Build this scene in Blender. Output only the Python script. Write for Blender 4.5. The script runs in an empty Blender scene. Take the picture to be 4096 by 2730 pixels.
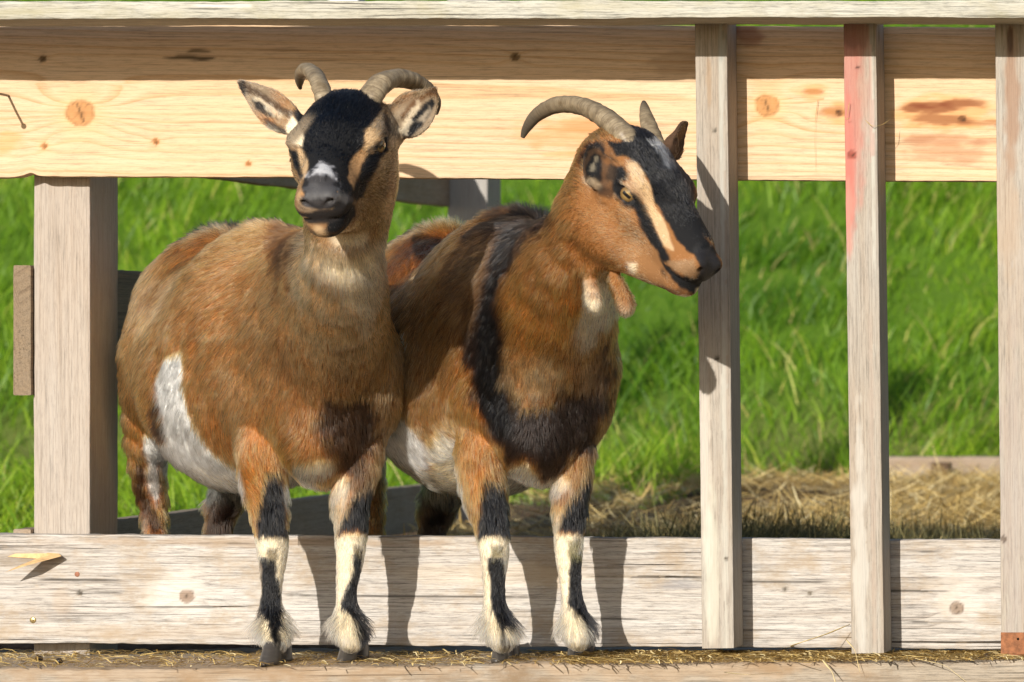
import bpy, math, sys
import numpy as np
from mathutils import Vector, Matrix
from mathutils.bvhtree import BVHTree
from mathutils.kdtree import KDTree

SC = bpy.context.scene
C = SC.collection

# ------------------------------------------------------------------ camera
FPX = 20100.0            # focal length in photo pixels (photo is 4096 wide)
CAMX, CAMD, CAMH = 1.66, 7.5, 0.444
VPX, VPY = 6500.0, 1400.0
cam_d = bpy.data.cameras.new('camera')
cam = bpy.data.objects.new('camera', cam_d)
C.objects.link(cam)
cam.location = (CAMX, -CAMD, CAMH)
cam.rotation_euler = (math.radians(90), 0, 0)
cam_d.sensor_width = 36.0
cam_d.lens = 36.0 * FPX / 4096.0
cam_d.shift_x = -(VPX - 2048) / 4096.0
cam_d.shift_y = (VPY - 1365) / 4096.0
cam_d.clip_start = 0.1
cam_d.clip_end = 400
cam_d.dof.use_dof = True
cam_d.dof.focus_distance = 7.3
cam_d.dof.aperture_fstop = 10.5
SC.camera = cam

# ------------------------------------------------------------------ light
LDIR = Vector((0.18, 1.0, -0.347)).normalized()
world = bpy.data.worlds.new("World")
SC.world = world
world.use_nodes = True
wn = world.node_tree
bg = wn.nodes['Background']
sky = wn.nodes.new('ShaderNodeTexSky')
sky.sky_type = 'NISHITA'
sky.sun_disc = False
sky.sun_elevation = math.asin(-LDIR.z)
sky.sun_rotation = math.atan2(-LDIR.x, -LDIR.y)
sky.air_density = 1.0
wn.links.new(sky.outputs[0], bg.inputs[0])
bg.inputs[1].default_value = 0.088
sun_d = bpy.data.lights.new('sun', 'SUN')
sun_d.energy = 4.8
sun_d.angle = math.radians(0.5)
sun_d.color = (1.0, 0.93, 0.82)
sun = bpy.data.objects.new('sun', sun_d)
C.objects.link(sun)
sun.rotation_euler = LDIR.to_track_quat('-Z', 'Y').to_euler()
sun.location = (-2, -6, 5)

SC.view_settings.view_transform = 'Standard'
SC.view_settings.look = 'None'
SC.view_settings.gamma = 1.0
SC.view_settings.exposure = 0.27
SC.render.engine = 'CYCLES'
SC.cycles.max_bounces = 8
SC.cycles.diffuse_bounces = 3
SC.cycles.glossy_bounces = 3
SC.cycles.transmission_bounces = 4
SC.cycles.use_denoising = True
try:
    SC.cycles.denoising_input_passes = 'RGB_ALBEDO_NORMAL'
except Exception:
    pass

# ------------------------------------------------------------------ mapping from photo measurements to metres
def P(px, py, Y):
    s = (CAMD + Y) / FPX
    return np.array([CAMX + (px - VPX) * s, Y, CAMH + (VPY - py) * s])
QS = 4096.0 / 2353.0
def Q(qx, qy, Y):
    return P(qx * QS, qy * QS, Y)
def qs(Y):
    return QS * (CAMD + Y) / FPX

# ------------------------------------------------------------------ helpers
def link(o, parent=None, label=None, cat=None, group=None, kind=None):
    C.objects.link(o)
    if parent is not None:
        o.parent = parent
    if label: o['label'] = label
    if cat: o['category'] = cat
    if group: o['group'] = group
    if kind: o['kind'] = kind
    return o

def empty(name, loc, label, cat, group=None):
    o = bpy.data.objects.new(name, None)
    o.empty_display_size = 0.05
    link(o, None, label, cat, group)
    o.location = loc
    return o

def mesh_np(name, V, F, mat, smooth=True, attrs=None):
    """V (n,3); F (m,k) array or list of index tuples"""
    me = bpy.data.meshes.new(name)
    V = np.asarray(V, dtype=np.float32)
    me.vertices.add(len(V))
    me.vertices.foreach_set('co', V.ravel())
    if isinstance(F, np.ndarray):
        m, k = F.shape
        me.loops.add(m * k)
        me.loops.foreach_set('vertex_index', F.astype(np.int32).ravel())
        me.polygons.add(m)
        me.polygons.foreach_set('loop_start', np.arange(0, m * k, k, dtype=np.int32))
    else:
        tot = sum(len(f) for f in F)
        me.loops.add(tot)
        me.loops.foreach_set('vertex_index', np.array([i for f in F for i in f], dtype=np.int32))
        me.polygons.add(len(F))
        st = np.cumsum([0] + [len(f) for f in F[:-1]]).astype(np.int32)
        me.polygons.foreach_set('loop_start', st)
    me.update(calc_edges=True)
    me.validate()
    me.polygons.foreach_set('use_smooth', np.full(len(me.polygons), smooth, dtype=bool))
    if attrs:
        for k, (typ, arr) in attrs.items():
            a = me.attributes.new(k, typ, 'POINT')
            arr = np.asarray(arr, dtype=np.float32)
            if typ == 'FLOAT': a.data.foreach_set('value', arr.ravel())
            elif typ == 'FLOAT_VECTOR': a.data.foreach_set('vector', arr.ravel())
            elif typ == 'FLOAT_COLOR': a.data.foreach_set('color', arr.ravel())
    if mat: me.materials.append(mat)
    return me

def obj(name, me, parent=None, origin=None, **kw):
    if origin is not None:
        o_ = np.array(origin, dtype=np.float32)
        n = len(me.vertices)
        co = np.empty(n * 3, dtype=np.float32)
        me.vertices.foreach_get('co', co)
        co = co.reshape(-1, 3) - o_
        me.vertices.foreach_set('co', co.ravel())
    o = bpy.data.objects.new(name, me)
    link(o, parent, **kw)
    if origin is not None:
        o.location = [float(v) for v in origin]
    return o

def child(name, me, parent, **kw):
    """mesh given in world metres, parented to an object standing at parent.location"""
    n = len(me.vertices)
    co = np.empty(n * 3, dtype=np.float32)
    me.vertices.foreach_get('co', co)
    p = parent
    off = np.zeros(3)
    while p is not None:
        off += np.array(p.location)
        p = p.parent
    co = co.reshape(-1, 3) - off.astype(np.float32)
    me.vertices.foreach_set('co', co.ravel())
    o = bpy.data.objects.new(name, me)
    link(o, parent, **kw)
    return o

# value noise ---------------------------------------------------------------
def _hash(ix, iy, iz, seed):
    h = (ix.astype(np.int64) * 374761393 + iy.astype(np.int64) * 668265263 + iz.astype(np.int64) * 2147483647 + seed * 974634777) & 0xFFFFFFFF
    h = ((h ^ (h >> 13)) * 1274126177) & 0xFFFFFFFF
    h = (h ^ (h >> 16)) & 0xFFFFFFFF
    return h.astype(np.float64) / 4294967295.0
def vnoise(p, freq, seed=0):
    q = np.asarray(p, dtype=np.float64) * freq
    i = np.floor(q).astype(np.int64)
    f = q - i
    f = f * f * (3 - 2 * f)
    r = 0
    for dx in (0, 1):
        for dy in (0, 1):
            for dz in (0, 1):
                w = (f[:, 0] if dx else 1 - f[:, 0]) * (f[:, 1] if dy else 1 - f[:, 1]) * (f[:, 2] if dz else 1 - f[:, 2])
                r = r + w * _hash(i[:, 0] + dx, i[:, 1] + dy, i[:, 2] + dz, seed)
    return r * 2 - 1
def fbm(p, freq, seed=0, oct=3):
    r = 0; a = 1; t = 0
    for o in range(oct):
        r = r + a * vnoise(p, freq * 2 ** o, seed + o * 17); t += a; a *= 0.5
    return r / t
def sstep(a, b, x):
    t = np.clip((x - a) / (b - a), 0, 1)
    return t * t * (3 - 2 * t)

# node material helper ---------------------------------------------------------
class NT:
    def __init__(self, name):
        self.m = bpy.data.materials.new(name)
        self.m.use_nodes = True
        self.t = self.m.node_tree
        self.t.nodes.clear()
        self.out = self.t.nodes.new('ShaderNodeOutputMaterial')
    def n(self, typ, **kw):
        nd = self.t.nodes.new(typ)
        for k, v in kw.items():
            setattr(nd, k, v)
        return nd
    def l(self, a, b):
        self.t.links.new(a, b)
    def val(self, sock, v):
        if hasattr(v, 'is_output') or isinstance(v, bpy.types.NodeSocket):
            self.l(v, sock)
        else:
            sock.default_value = v
    def math(self, op, a, b=0.0, c=None, clamp=False):
        nd = self.n('ShaderNodeMath', operation=op, use_clamp=clamp)
        self.val(nd.inputs[0], a); self.val(nd.inputs[1], b)
        if c is not None: self.val(nd.inputs[2], c)
        return nd.outputs[0]
    def attr(self, name, out='Fac'):
        nd = self.n('ShaderNodeAttribute', attribute_name=name)
        return nd.outputs[out]
    def noise(self, vec, scale, detail=3, rough=0.5, dist=0.0):
        nd = self.n('ShaderNodeTexNoise')
        if vec is not None: self.l(vec, nd.inputs['Vector'])
        nd.inputs['Scale'].default_value = scale
        nd.inputs['Detail'].default_value = detail
        nd.inputs['Roughness'].default_value = rough
        nd.inputs['Distortion'].default_value = dist
        return nd.outputs['Fac']
    def scalev(self, vec, s):
        nd = self.n('ShaderNodeVectorMath', operation='MULTIPLY')
        self.l(vec, nd.inputs[0]); nd.inputs[1].default_value = s
        return nd.outputs[0]
    def ramp(self, fac, stops, interp='LINEAR'):
        nd = self.n('ShaderNodeValToRGB')
        cr = nd.color_ramp; cr.interpolation = interp
        while len(cr.elements) < len(stops): cr.elements.new(0.5)
        for e, (p, c) in zip(cr.elements, stops):
            e.position = p
            e.color = (c, c, c, 1) if isinstance(c, (int, float)) else (*c, 1)
        self.l(fac, nd.inputs[0])
        return nd.outputs[0]
    def mix(self, fac, a, b, mode='MIX'):
        nd = self.n('ShaderNodeMix', data_type='RGBA', blend_type=mode)
        self.val(nd.inputs[0], fac)
        for s, v in ((nd.inputs[6], a), (nd.inputs[7], b)):
            if isinstance(v, tuple): s.default_value = (*v, 1)
            else: self.l(v, s)
        return nd.outputs[2]
    def bump(self, h, strength=0.3, dist=0.001):
        nd = self.n('ShaderNodeBump')
        nd.inputs['Strength'].default_value = strength
        nd.inputs['Distance'].default_value = dist
        self.l(h, nd.inputs['Height'])
        return nd.outputs[0]
    def principled(self, color, rough=0.8, spec=0.3, normal=None, **kw):
        nd = self.n('ShaderNodeBsdfPrincipled')
        if isinstance(color, tuple): nd.inputs['Base Color'].default_value = (*color, 1)
        else: self.l(color, nd.inputs['Base Color'])
        self.val(nd.inputs['Roughness'], rough)
        nd.inputs['Specular IOR Level'].default_value = spec
        if normal is not None: self.l(normal, nd.inputs['Normal'])
        for k, v in kw.items(): self.val(nd.inputs[k], v)
        self.l(nd.outputs[0], self.out.inputs[0])
        return nd

# ------------------------------------------------------------------ timber
def wood_mat(name, early, late, grey, greyfac, ringc=0.5, fibre=0.25, crack=0.3, bump=0.4, dirt=0.0, dirtcol=(0.2, 0.14, 0.08)):
    m = NT(name)
    wc = m.attr('wc', 'Vector')
    ring = m.attr('ring')
    n1 = m.noise(m.scalev(wc, (5, 60, 60)), 1.0, 3, 0.6)
    r2 = m.math('ADD', ring, m.math('MULTIPLY', m.math('SUBTRACT', n1, 0.5), 0.35))
    fr = m.math('FRACT', r2)
    lw = m.ramp(fr, [(0.0, 0.25), (0.45, 0.1), (0.8, 0.75), (0.9, 1.0), (0.97, 0.3), (1.0, 0.25)])
    rid = m.n('ShaderNodeTexWhiteNoise', noise_dimensions='1D')
    m.l(m.math('FLOOR', r2), rid.inputs['W'])
    lw = m.math('MULTIPLY', lw, m.math('MULTIPLY_ADD', rid.outputs['Value'], 0.7, 0.3))
    col = m.mix(m.math('MULTIPLY', lw, ringc), early, late)
    # fibre streaks
    f1 = m.noise(m.scalev(wc, (9, 500, 500)), 1.0, 4, 0.65)
    f2 = m.noise(m.scalev(wc, (2.5, 45, 45)), 1.0, 4, 0.6, 0.3)
    big = m.noise(m.scalev(wc, (3, 8, 8)), 1.0, 3, 0.6)
    gf = m.ramp(m.math('ADD', m.math('MULTIPLY', f2, 0.6), m.math('MULTIPLY', big, 0.4)), [(0.35, 0.0), (0.62, 1.0)])
    col = m.mix(m.math('MULTIPLY', gf, greyfac), col, grey)
    fm = m.ramp(f1, [(0.25, 1.0 - fibre * 1.6), (0.5, 1.0), (0.8, 1.0 + 0.0)])
    col = m.mix(1.0, col, fm, 'MULTIPLY')
    f3 = m.noise(m.scalev(wc, (38, 420, 420)), 1.0, 5, 0.8)
    col = m.mix(1.0, col, m.ramp(f3, [(0.28, 1.0 - fibre * 1.3), (0.52, 1.0)]), 'MULTIPLY')
    # drying cracks
    c1 = m.noise(m.scalev(wc, (3.2, 240, 240)), 1.0, 2, 0.5, 0.2)
    c2 = m.noise(m.scalev(wc, (4, 12, 12)), 1.0, 2, 0.5)
    ck = m.math('MULTIPLY', m.ramp(c1, [(0.63, 0.0), (0.68, 1.0)]), m.ramp(c2, [(0.45, 0.0), (0.6, 1.0)]))
    ck = m.math('MULTIPLY', ck, crack)
    col = m.mix(ck, col, (0.045, 0.035, 0.025))
    if dirt > 0:
        d1 = m.noise(m.scalev(wc, (10, 16, 16)), 1.0, 6, 0.72)
        dm = m.ramp(d1, [(0.5, 0.0), (0.68, 1.0)])
        col = m.mix(m.math('MULTIPLY', dm, dirt), col, dirtcol)
    # painted-in knots and stains (real marks on the board)
    st = m.n('ShaderNodeAttribute', attribute_name='stain')
    col = m.mix(m.attr('stain_a'), col, st.outputs['Color'])
    h = m.math('ADD', m.math('MULTIPLY', f1, 0.6), m.math('MULTIPLY', ck, -1.5))
    h = m.math('ADD', h, m.math('MULTIPLY', lw, 0.35))
    m.principled(col, 0.78, 0.25, m.bump(h, bump, 0.0012))
    return m.m

def timber(a, b, up, W, T, mat, pith=(0.05, -0.03), tilt=(0.0, 0.0), freq=90, knots=(), stains=(), step=0.004, rough=0.0008, seed=0, bev=0.0022, edge_chips=()):
    """board from a to b (centre of front face... axis), up = width direction; front face lies in the plane through a,b.
    cross-section: w from -W/2..W/2 along up, t from 0 (front) to T (back).
    knots: (along m, w m, radius m, dark); stains: (along, w, rl, rw, colour, alpha)"""
    a = np.array(a, float); b = np.array(b, float); up = np.array(up, float)
    L = np.linalg.norm(b - a); ax = (b - a) / L
    up = up - ax * up.dot(ax); up /= np.linalg.norm(up)
    bk = np.cross(ax, up); 
    if bk[1] < 0 and abs(bk[1]) > abs(bk[0]) : bk = -bk
    if abs(bk[1]) <= abs(bk[0]) and bk[0] > 0: bk = -bk
    nW = max(3, int(W / step)); nT = max(2, int(T / (step * 2)))
    cs = []
    for i in range(nW + 1):
        cs.append((-W / 2 + bev + (W - 2 * bev) * i / nW, 0.0))
    cs.append((W / 2 - bev * 0.3, bev * 0.3))
    for i in range(nT + 1):
        cs.append((W / 2, bev + (T - 2 * bev) * i / nT))
    cs.append((W / 2 - bev * 0.3, T - bev * 0.3))
    nB = max(2, nW // 4)
    for i in range(nB + 1):
        cs.append((W / 2 - bev - (W - 2 * bev) * i / nB, T))
    cs.append((-W / 2 + bev * 0.3, T - bev * 0.3))
    for i in range(nT + 1):
        cs.append((-W / 2, T - bev - (T - 2 * bev) * i / nT))
    cs.append((-W / 2 + bev * 0.3, bev * 0.3))
    cs = np.array(cs)
    nc = len(cs)
    nL = max(2, int(L / step))
    s = np.linspace(0, L, nL + 1)
    S, K = np.meshgrid(s, np.arange(nc), indexing='ij')
    w = cs[K, 0].ravel(); t = cs[K, 1].ravel(); S = S.ravel()
    lp = np.stack([S, w, t], 1)
    # wander of edges
    nz = fbm(lp * [1, 0.2, 0.2] + seed * 3.7, 9, seed, 3)
    nz2 = fbm(lp + seed * 1.3, 60, seed + 5, 2)
    edge = sstep(W / 2 - 0.012, W / 2, np.abs(w))
    w2 = w + rough * 1.6 * nz * np.sign(w) * edge + rough * nz2 * edge * 0.6
    t2 = t + rough * 0.5 * fbm(lp, 30, seed + 9, 2)
    for (cs_, cw_, sgn, depth) in edge_chips:
        d = np.exp(-((S - cs_) / cw_) ** 2) * sstep(0.6, 1, w / (W / 2) * sgn)
        w2 = w2 - sgn * depth * d * (1 + 0.6 * nz2)
    V = a + S[:, None] * ax + w2[:, None] * up + t2[:, None] * bk
    # ring coordinate
    yy = w + pith[1] + tilt[0] * (S - L / 2) + 0.004 * fbm(lp * [1, .3, .3], 4, seed + 2, 2)
    tt = t + pith[0] + tilt[1] * (S - L / 2)
    r = np.sqrt(yy ** 2 + tt ** 2)
    dark = np.zeros(len(S)); stain = np.zeros((len(S), 4)); sa = np.zeros(len(S))
    for (ks, kw, kr, kd) in knots:
        d = np.sqrt(((S - ks) * 0.8) ** 2 + (w - kw) ** 2)
        r = r + np.sign(w - kw + 1e-6) * np.sign(yy) * kr * 1.1 * np.exp(-(np.maximum(d - kr * 0.6, 0) / (kr * 2.4)) ** 2) * sstep(0, kr * .8, np.abs(w - kw))
    def lay(m, colr):
        nonlocal stain, sa
        m = np.clip(m, 0, 1)
        stain[:, :3] = stain[:, :3] * (1 - m[:, None]) * (sa[:, None] > 1e-4) + np.array(colr) * np.where(sa > 1e-4, m, 1)[:, None]
        sa = 1 - (1 - sa) * (1 - m)
    for (ss, sw, rl, rw, colr, al) in stains:
        n = fbm(lp * [0.5, 1.5, 1] + ss * 7.0, 70, seed + 31, 3)
        d = np.sqrt(((S - ss) / rl) ** 2 + ((w - sw) / rw) ** 2) + n * 0.6
        m = al * (1 - sstep(0.55, 1.1, d))
        lay(m * (t < T * 0.5), colr)
    for (ks, kw, kr, kd) in knots:
        d = np.sqrt(((S - ks) * 0.9) ** 2 + (w - kw) ** 2)
        dn = d + kr * 0.12 * fbm(lp, 150, seed + 3, 2)
        kc = kd if isinstance(kd, tuple) else (0.2, 0.085, 0.03)
        lay(0.35 * np.exp(-(d / (kr * 1.6)) ** 2) * (t < T * .5), (kc[0] * 2.0, kc[1] * 2.2, kc[2] * 2.2))
        kn = .5 + .5 * fbm(lp * [1, 1, .3], 140, seed + 44, 3)
        lay((0.72 + .26 * kn) * (1 - sstep(kr * 0.85, kr * 1.05, dn)) * (t < T * .5), kc)
        lay(.5 * np.exp(-(d / (kr * .5)) ** 2) * (.5 + .5 * kn) * (t < T * .5), (kc[0] * .45, kc[1] * .38, kc[2] * .35))
        ang_ = np.arctan2(w - kw, S - ks)
        lay(.22 * (np.abs(np.sin(ang_ * 2.5 + 4 * kn)) > .975) * (d < kr * .9) * (t < T * .5), (kc[0] * .2, kc[1] * .2, kc[2] * .2))
        lay(0.6 * np.clip(.3 + 1.2 * kn, 0, 1) * (1 - sstep(kr * 0.06, kr * 0.17, np.abs(dn - kr * 0.98))) * (t < T * .5), (kc[0] * .35, kc[1] * .35, kc[2] * .4))
        lay(0.7 * (1 - sstep(kr * .02, kr * .12, np.abs((S - ks) * .8 + (w - kw) * .3))) * (d < kr * .7) * (t < T * .5), (0.03, 0.02, 0.012))
    idx = np.arange((nL + 1) * nc).reshape(nL + 1, nc)
    i0 = idx[:-1, :]; i1 = idx[1:, :]
    F = np.stack([i0, np.roll(i0, -1, 1), np.roll(i1, -1, 1), i1], -1).reshape(-1, 4)
    F = [tuple(f) for f in F.tolist()] + [tuple(idx[0, ::-1].tolist()), tuple(idx[-1].tolist())]
    # orientation check
    att = {'wc': ('FLOAT_VECTOR', lp + seed * 2.31), 'ring': ('FLOAT', r * freq + seed),
           'stain': ('FLOAT_COLOR', np.concatenate([stain[:, :3], np.ones((len(S), 1))], 1)), 'stain_a': ('FLOAT', sa)}
    me = mesh_np('timber', V, F, mat, True, att)
    import bmesh
    bm = bmesh.new(); bm.from_mesh(me)
    bmesh.ops.recalc_face_normals(bm, faces=bm.faces)
    bm.to_mesh(me); bm.free()
    me.polygons.foreach_set('use_smooth', np.array([len(p.vertices) == 4 for p in me.polygons]))
    try:
        me.set_sharp_from_angle(angle=math.radians(40))
    except Exception:
        pass
    return me

M_NEW = wood_mat('fresh_spruce', (0.68, 0.52, 0.36), (0.50, 0.29, 0.13), (0.62, 0.43, 0.26), 0.6, 1.0, 0.25, 0.35, 0.3)
M_OLD = wood_mat('bleached_board', (0.49, 0.45, 0.41), (0.24, 0.195, 0.16), (0.57, 0.555, 0.54), 0.75, 1.0, 0.5, 1.0, 0.9, 0.8, (0.34, 0.265, 0.185))
M_RAIL = wood_mat('bleached_rail', (0.45, 0.43, 0.36), (0.28, 0.26, 0.18), (0.54, 0.535, 0.49), 0.8, 0.5, 0.5, 0.8, 0.8, 0.4, (0.33, 0.30, 0.18))
M_BATT = wood_mat('grey_batten', (0.37, 0.31, 0.25), (0.25, 0.195, 0.15), (0.40, 0.385, 0.355), 0.8, 0.6, 0.3, 0.25, 0.5)
M_POST = wood_mat('grey_post', (0.41, 0.345, 0.29), (0.28, 0.22, 0.17), (0.42, 0.39, 0.36), 0.6, 0.6, 0.26, 0.15, 0.7)
M_FLOOR = wood_mat('dirty_plank', (0.36, 0.30, 0.23), (0.25, 0.20, 0.145), (0.42, 0.38, 0.33), 0.6, 0.8, 0.45, 1.0, 1.0, 0.95, (0.23, 0.165, 0.105))
M_SIDE = wood_mat('brown_side_board', (0.33, 0.25, 0.18), (0.24, 0.17, 0.11), (0.36, 0.31, 0.26), 0.6, 0.5, 0.3, 0.5, 0.6, 0.4)
M_ENDG = wood_mat('end_grain_timber', (0.25, 0.185, 0.12), (0.12, 0.08, 0.05), (0.24, 0.19, 0.14), 0.5, 0.9, 0.3, 0.6, 0.7)
# ================================================================== THE FENCE
def px2s(px, Y, x0):   # distance along a board (starting at world x0) of photo column px
    return CAMX + (px - VPX) * (CAMD + Y) / FPX - x0
def pz(py, Y):
    return CAMH + (VPY - py) * (CAMD + Y) / FPX

X0, X1 = -1.30, 1.45
# upper wide board
zc0 = (pz(86, 0) + pz(703, 0)) / 2; zc1 = (pz(111, 0) + pz(729, 0)) / 2
wU = pz(90, 0) - pz(707, 0)
xa, xb = P(0, 0, 0)[0], P(4096, 0, 0)[0]
def uz(x): return zc0 + (zc1 - zc0) * (x - xa) / (xb - xa)
def kU(px, py, r, d=(0.30, 0.12, 0.035)):
    x = P(px, py, 0)[0]
    return (x - X0, pz(py, 0) - uz(x), r, d)
def sU(px, py, rl, rw, c, a):
    x = P(px, py, 0)[0]
    return (x - X0, pz(py, 0) - uz(x), rl, rw, c, a)
red = (0.17, 0.045, 0.018); org = (0.62, 0.30, 0.09)
me = timber((X0, 0, uz(X0)), (X1, 0, uz(X1)), (0, 0, 1), wU, 0.038, M_NEW, pith=(0.03, -0.012), tilt=(0.018, 0.006), freq=95,
    knots=[kU(322, 452, 0.0195, (.42, .20, .075)), kU(3068, 423, 0.0165, (.42, .20, .07)), kU(625, 568, 0.005), kU(2060, 228, 0.006, (.12, .07, .03)), kU(178, 585, 0.005), kU(170, 236, 0.005, (.1, .06, .03)), kU(995, 655, 0.004),
           kU(3357, 452, .005, (.12, .05, .02)), kU(3850, 475, .005, (.12, .05, .02))],
    stains=[sU(3260, 368, .018, .005, red, .8), sU(3335, 450, .022, .010, red, .8), sU(3360, 450, .045, .02, org, .5), sU(3255, 368, .03, .012, org, .5),
            sU(3760, 450, .09, .028, org, .6), sU(3720, 418, .045, .006, red, .85), sU(3850, 415, .035, .008, red, .85), sU(3745, 436, .055, .007, red, .85), sU(3760, 478, .055, .010, red, .75), sU(3960, 492, .04, .006, red, .6),
            sU(3780, 560, .07, .012, (0.33, .14, .07), .5), sU(3800, 610, .07, .018, (0.36, .16, .08), .5), sU(3930, 567, .03, .005, (0.33, .14, .07), .5), sU(3680, 560, .03, .005, (0.33, .14, .07), .5),
            sU(2370, 540, .11, .032, (0.62, .27, .10), .55), sU(2380, 515, .05, .014, (0.52, .2, .07), .5),
            sU(2980, 130, .03, .02, (.22, .07, .04), .6), sU(770, 235, .045, .003, (.05, .035, .02), .9), sU(740, 222, .02, .003, (.05, .035, .02), .6), sU(800, 205, .02, .003, (.07, .045, .02), .7),
            sU(2700, 250, .05, .02, (.3, .2, .12), .4), sU(30, 570, .03, .02, org, .5), sU(2300, 620, .05, .006, org, .4)],
    step=0.0032, seed=1, bev=0.002, rough=0.0009, edge_chips=[(0.52, 0.05, -1, -0.003), (px2s(120, 0, X0), 0.012, -1, 0.004)])
t = obj('upper_board', me, None, (X0, 0, uz(X0)), label='wide fresh yellow spruce board with a big knot behind the goat heads', cat='fence board')

# nail sticking out of the upper board
def tube(pts, radii, n=8, caps=True, squash=None):
    pts = np.array(pts, float); radii = np.array(radii, float)
    m = len(pts)
    tg = np.gradient(pts, axis=0); tg /= np.linalg.norm(tg, axis=1)[:, None] + 1e-12
    ref = np.array([0.0, 0, 1]) if abs(tg[0][2]) < 0.9 else np.array([1.0, 0, 0])
    V = []; u = np.cross(tg[0], ref); u /= np.linalg.norm(u)
    for i in range(m):
        u = u - tg[i] * u.dot(tg[i]); u /= np.linalg.norm(u)
        v = np.cross(tg[i], u)
        for k in range(n):
            a = 2 * math.pi * k / n
            V.append(pts[i] + radii[i] * (math.cos(a) * u + (squash or 1) * math.sin(a) * v))
    F = []
    for i in range(m - 1):
        for k in range(n):
            a = i * n + k; b = i * n + (k + 1) % n
            F.append((a, b, b + n, a + n))
    if caps:
        F.append(tuple(range(n - 1, -1, -1))); F.append(tuple((m - 1) * n + k for k in range(n)))
    return np.array(V), F

def simple_mat(name, col, rough=0.6, spec=0.3, metal=0.0, var=0.25, sc=200):
    m = NT(name)
    tc = m.n('ShaderNodeTexCoord')
    nz = m.noise(tc.outputs['Object'], sc, 4, 0.6)
    c = m.mix(m.ramp(nz, [(0.3, 0.0), (0.7, 1.0)]), tuple(x * (1 - var) for x in col), tuple(min(1, x * (1 + var)) for x in col))
    nd = m.principled(c, rough, spec, m.bump(nz, 0.3, 0.0006))
    nd.inputs['Metallic'].default_value = metal
    return m.m
M_NAIL = simple_mat('old_steel', (0.22, 0.17, 0.13), 0.55, 0.5, 0.6)
M_BRASS = simple_mat('yellow_zinc', (0.55, 0.42, 0.2), 0.35, 0.5, 0.9)
b = P(34, 384, 0)
V, F = tube([b + [0, 0.01, 0], b, b + [-.002, -.075, .002], b + [-.004, -.147, .006], b + [-.004, -.1475, .006], b + [-.004, -.1495, .006]], [.0018, .0018, .0018, .0018, .004, .004], 10)
obj('nail', mesh_np('nail', V, F, M_NAIL), None, b, label='long steel nail sticking out of the upper board left of its big knot', cat='nail')

# lower wide board
zl0 = (pz(2138, 0) + pz(2574, 0)) / 2; zl1 = (pz(2157, 0) + pz(2602, 0)) / 2
wL = pz(2145, 0) - pz(2583, 0)
def lz(x): return zl0 + (zl1 - zl0) * (x - xa) / (xb - xa)
def kL(px, py, r, d=(0.25, 0.17, 0.12)):
    x = P(px, py, 0)[0]; return (x - X0, pz(py, 0) - lz(x), r, d)
def sL(px, py, rl, rw, c, a):
    x = P(px, py, 0)[0]; return (x - X0, pz(py, 0) - lz(x), rl, rw, c, a)
me = timber((X0, 0, lz(X0)), (X1, 0, lz(X1)), (0, 0, 1), wL, 0.04, M_OLD, pith=(0.025, 0.02), tilt=(-0.03, 0.012), freq=110,
    knots=[kL(747, 2386, .0105), kL(3828, 2433, .010, (.24, .17, .12)), kL(320, 2373, .004, (.05, .04, .03)), kL(3240, 2372, .003, (.1, .08, .06)), kL(3140, 2357, .003, (.05, .04, .03))],
    stains=[sL(700, 2370, .05, .04, (.7, .67, .63), .35), sL(3850, 2380, .05, .05, (.68, .64, .6), .35),
            sL(120, 2230, .07, .012, (.2, .15, .1), .5), sL(250, 2400, .02, .02, (.36, .25, .15), .3), sL(1030, 2170, .35, .008, (.3, .21, .13), .55), sL(500, 2530, .3, .012, (.38, .29, .2), .35),
            sL(2000, 2300, .2, .02, (.6, .5, .38), .3), sL(2700, 2340, .04, .008, (.25, .25, .27), .5), sL(300, 2322, .08, .0012, (.03, .025, .02), .95), sL(150, 2323, .06, .001, (.03, .025, .02), .9), sL(420, 2373, .05, .001, (.03, .025, .02), .95),
            sL(1350, 2372, .28, .0012, (.03, .025, .02), .85), sL(1700, 2387, .2, .0012, (.03, .025, .02), .85), sL(880, 2172, .08, .0013, (.03, .025, .02), .9), sL(980, 2188, .05, .0012, (.03, .025, .02), .9),
            sL(2650, 2310, .12, .001, (.03, .025, .02), .85), sL(3150, 2192, .12, .0014, (.03, .025, .02), .9), sL(3350, 2210, .06, .0012, (.03, .025, .02), .9), sL(3150, 2330, .09, .0012, (.03, .025, .02), .85), sL(3700, 2210, .05, .0012, (.03, .025, .02), .9),
            sL(3760, 2490, .06, .0012, (.03, .025, .02), .85), sL(3650, 2365, .08, .0012, (.03, .025, .02), .85), sL(3900, 2470, .06, .001, (.03, .025, .02), .85), sL(750, 2430, .06, .001, (.03, .025, .02), .8)],
    step=0.0032, seed=2, bev=0.003, rough=0.0014)
lb = obj('lower_board', me, None, (X0, 0, lz(X0)), label='bleached cracked wide board the goats have stepped over with their front legs', cat='fence board')
def disc(c, r, depth, n=20, dome=0.0):
    c = np.array(c, float)
    pts = [c + [0, 0.004, 0], c + [0, -depth * .5, 0], c + [0, -depth, 0]]
    V, F = tube(pts, [r, r, r * .8], n)
    return V, F
V, F = disc(P(132, 2481, 0), .0048, .0015); V2, F2 = disc(P(132, 2481, -.0016), .0016, .0015, 6)
child('screw', mesh_np('screw', np.concatenate([V, V2]), F + [tuple(i + len(V) for i in f) for f in F2], M_BRASS), lb)
V, F = disc(P(309, 2298, 0), .0038, .0016)
child('nail_head', mesh_np('nail_head', V, F, simple_mat('rusty_nail', (.3, .13, .08), .7, .3)), lb)

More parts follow.
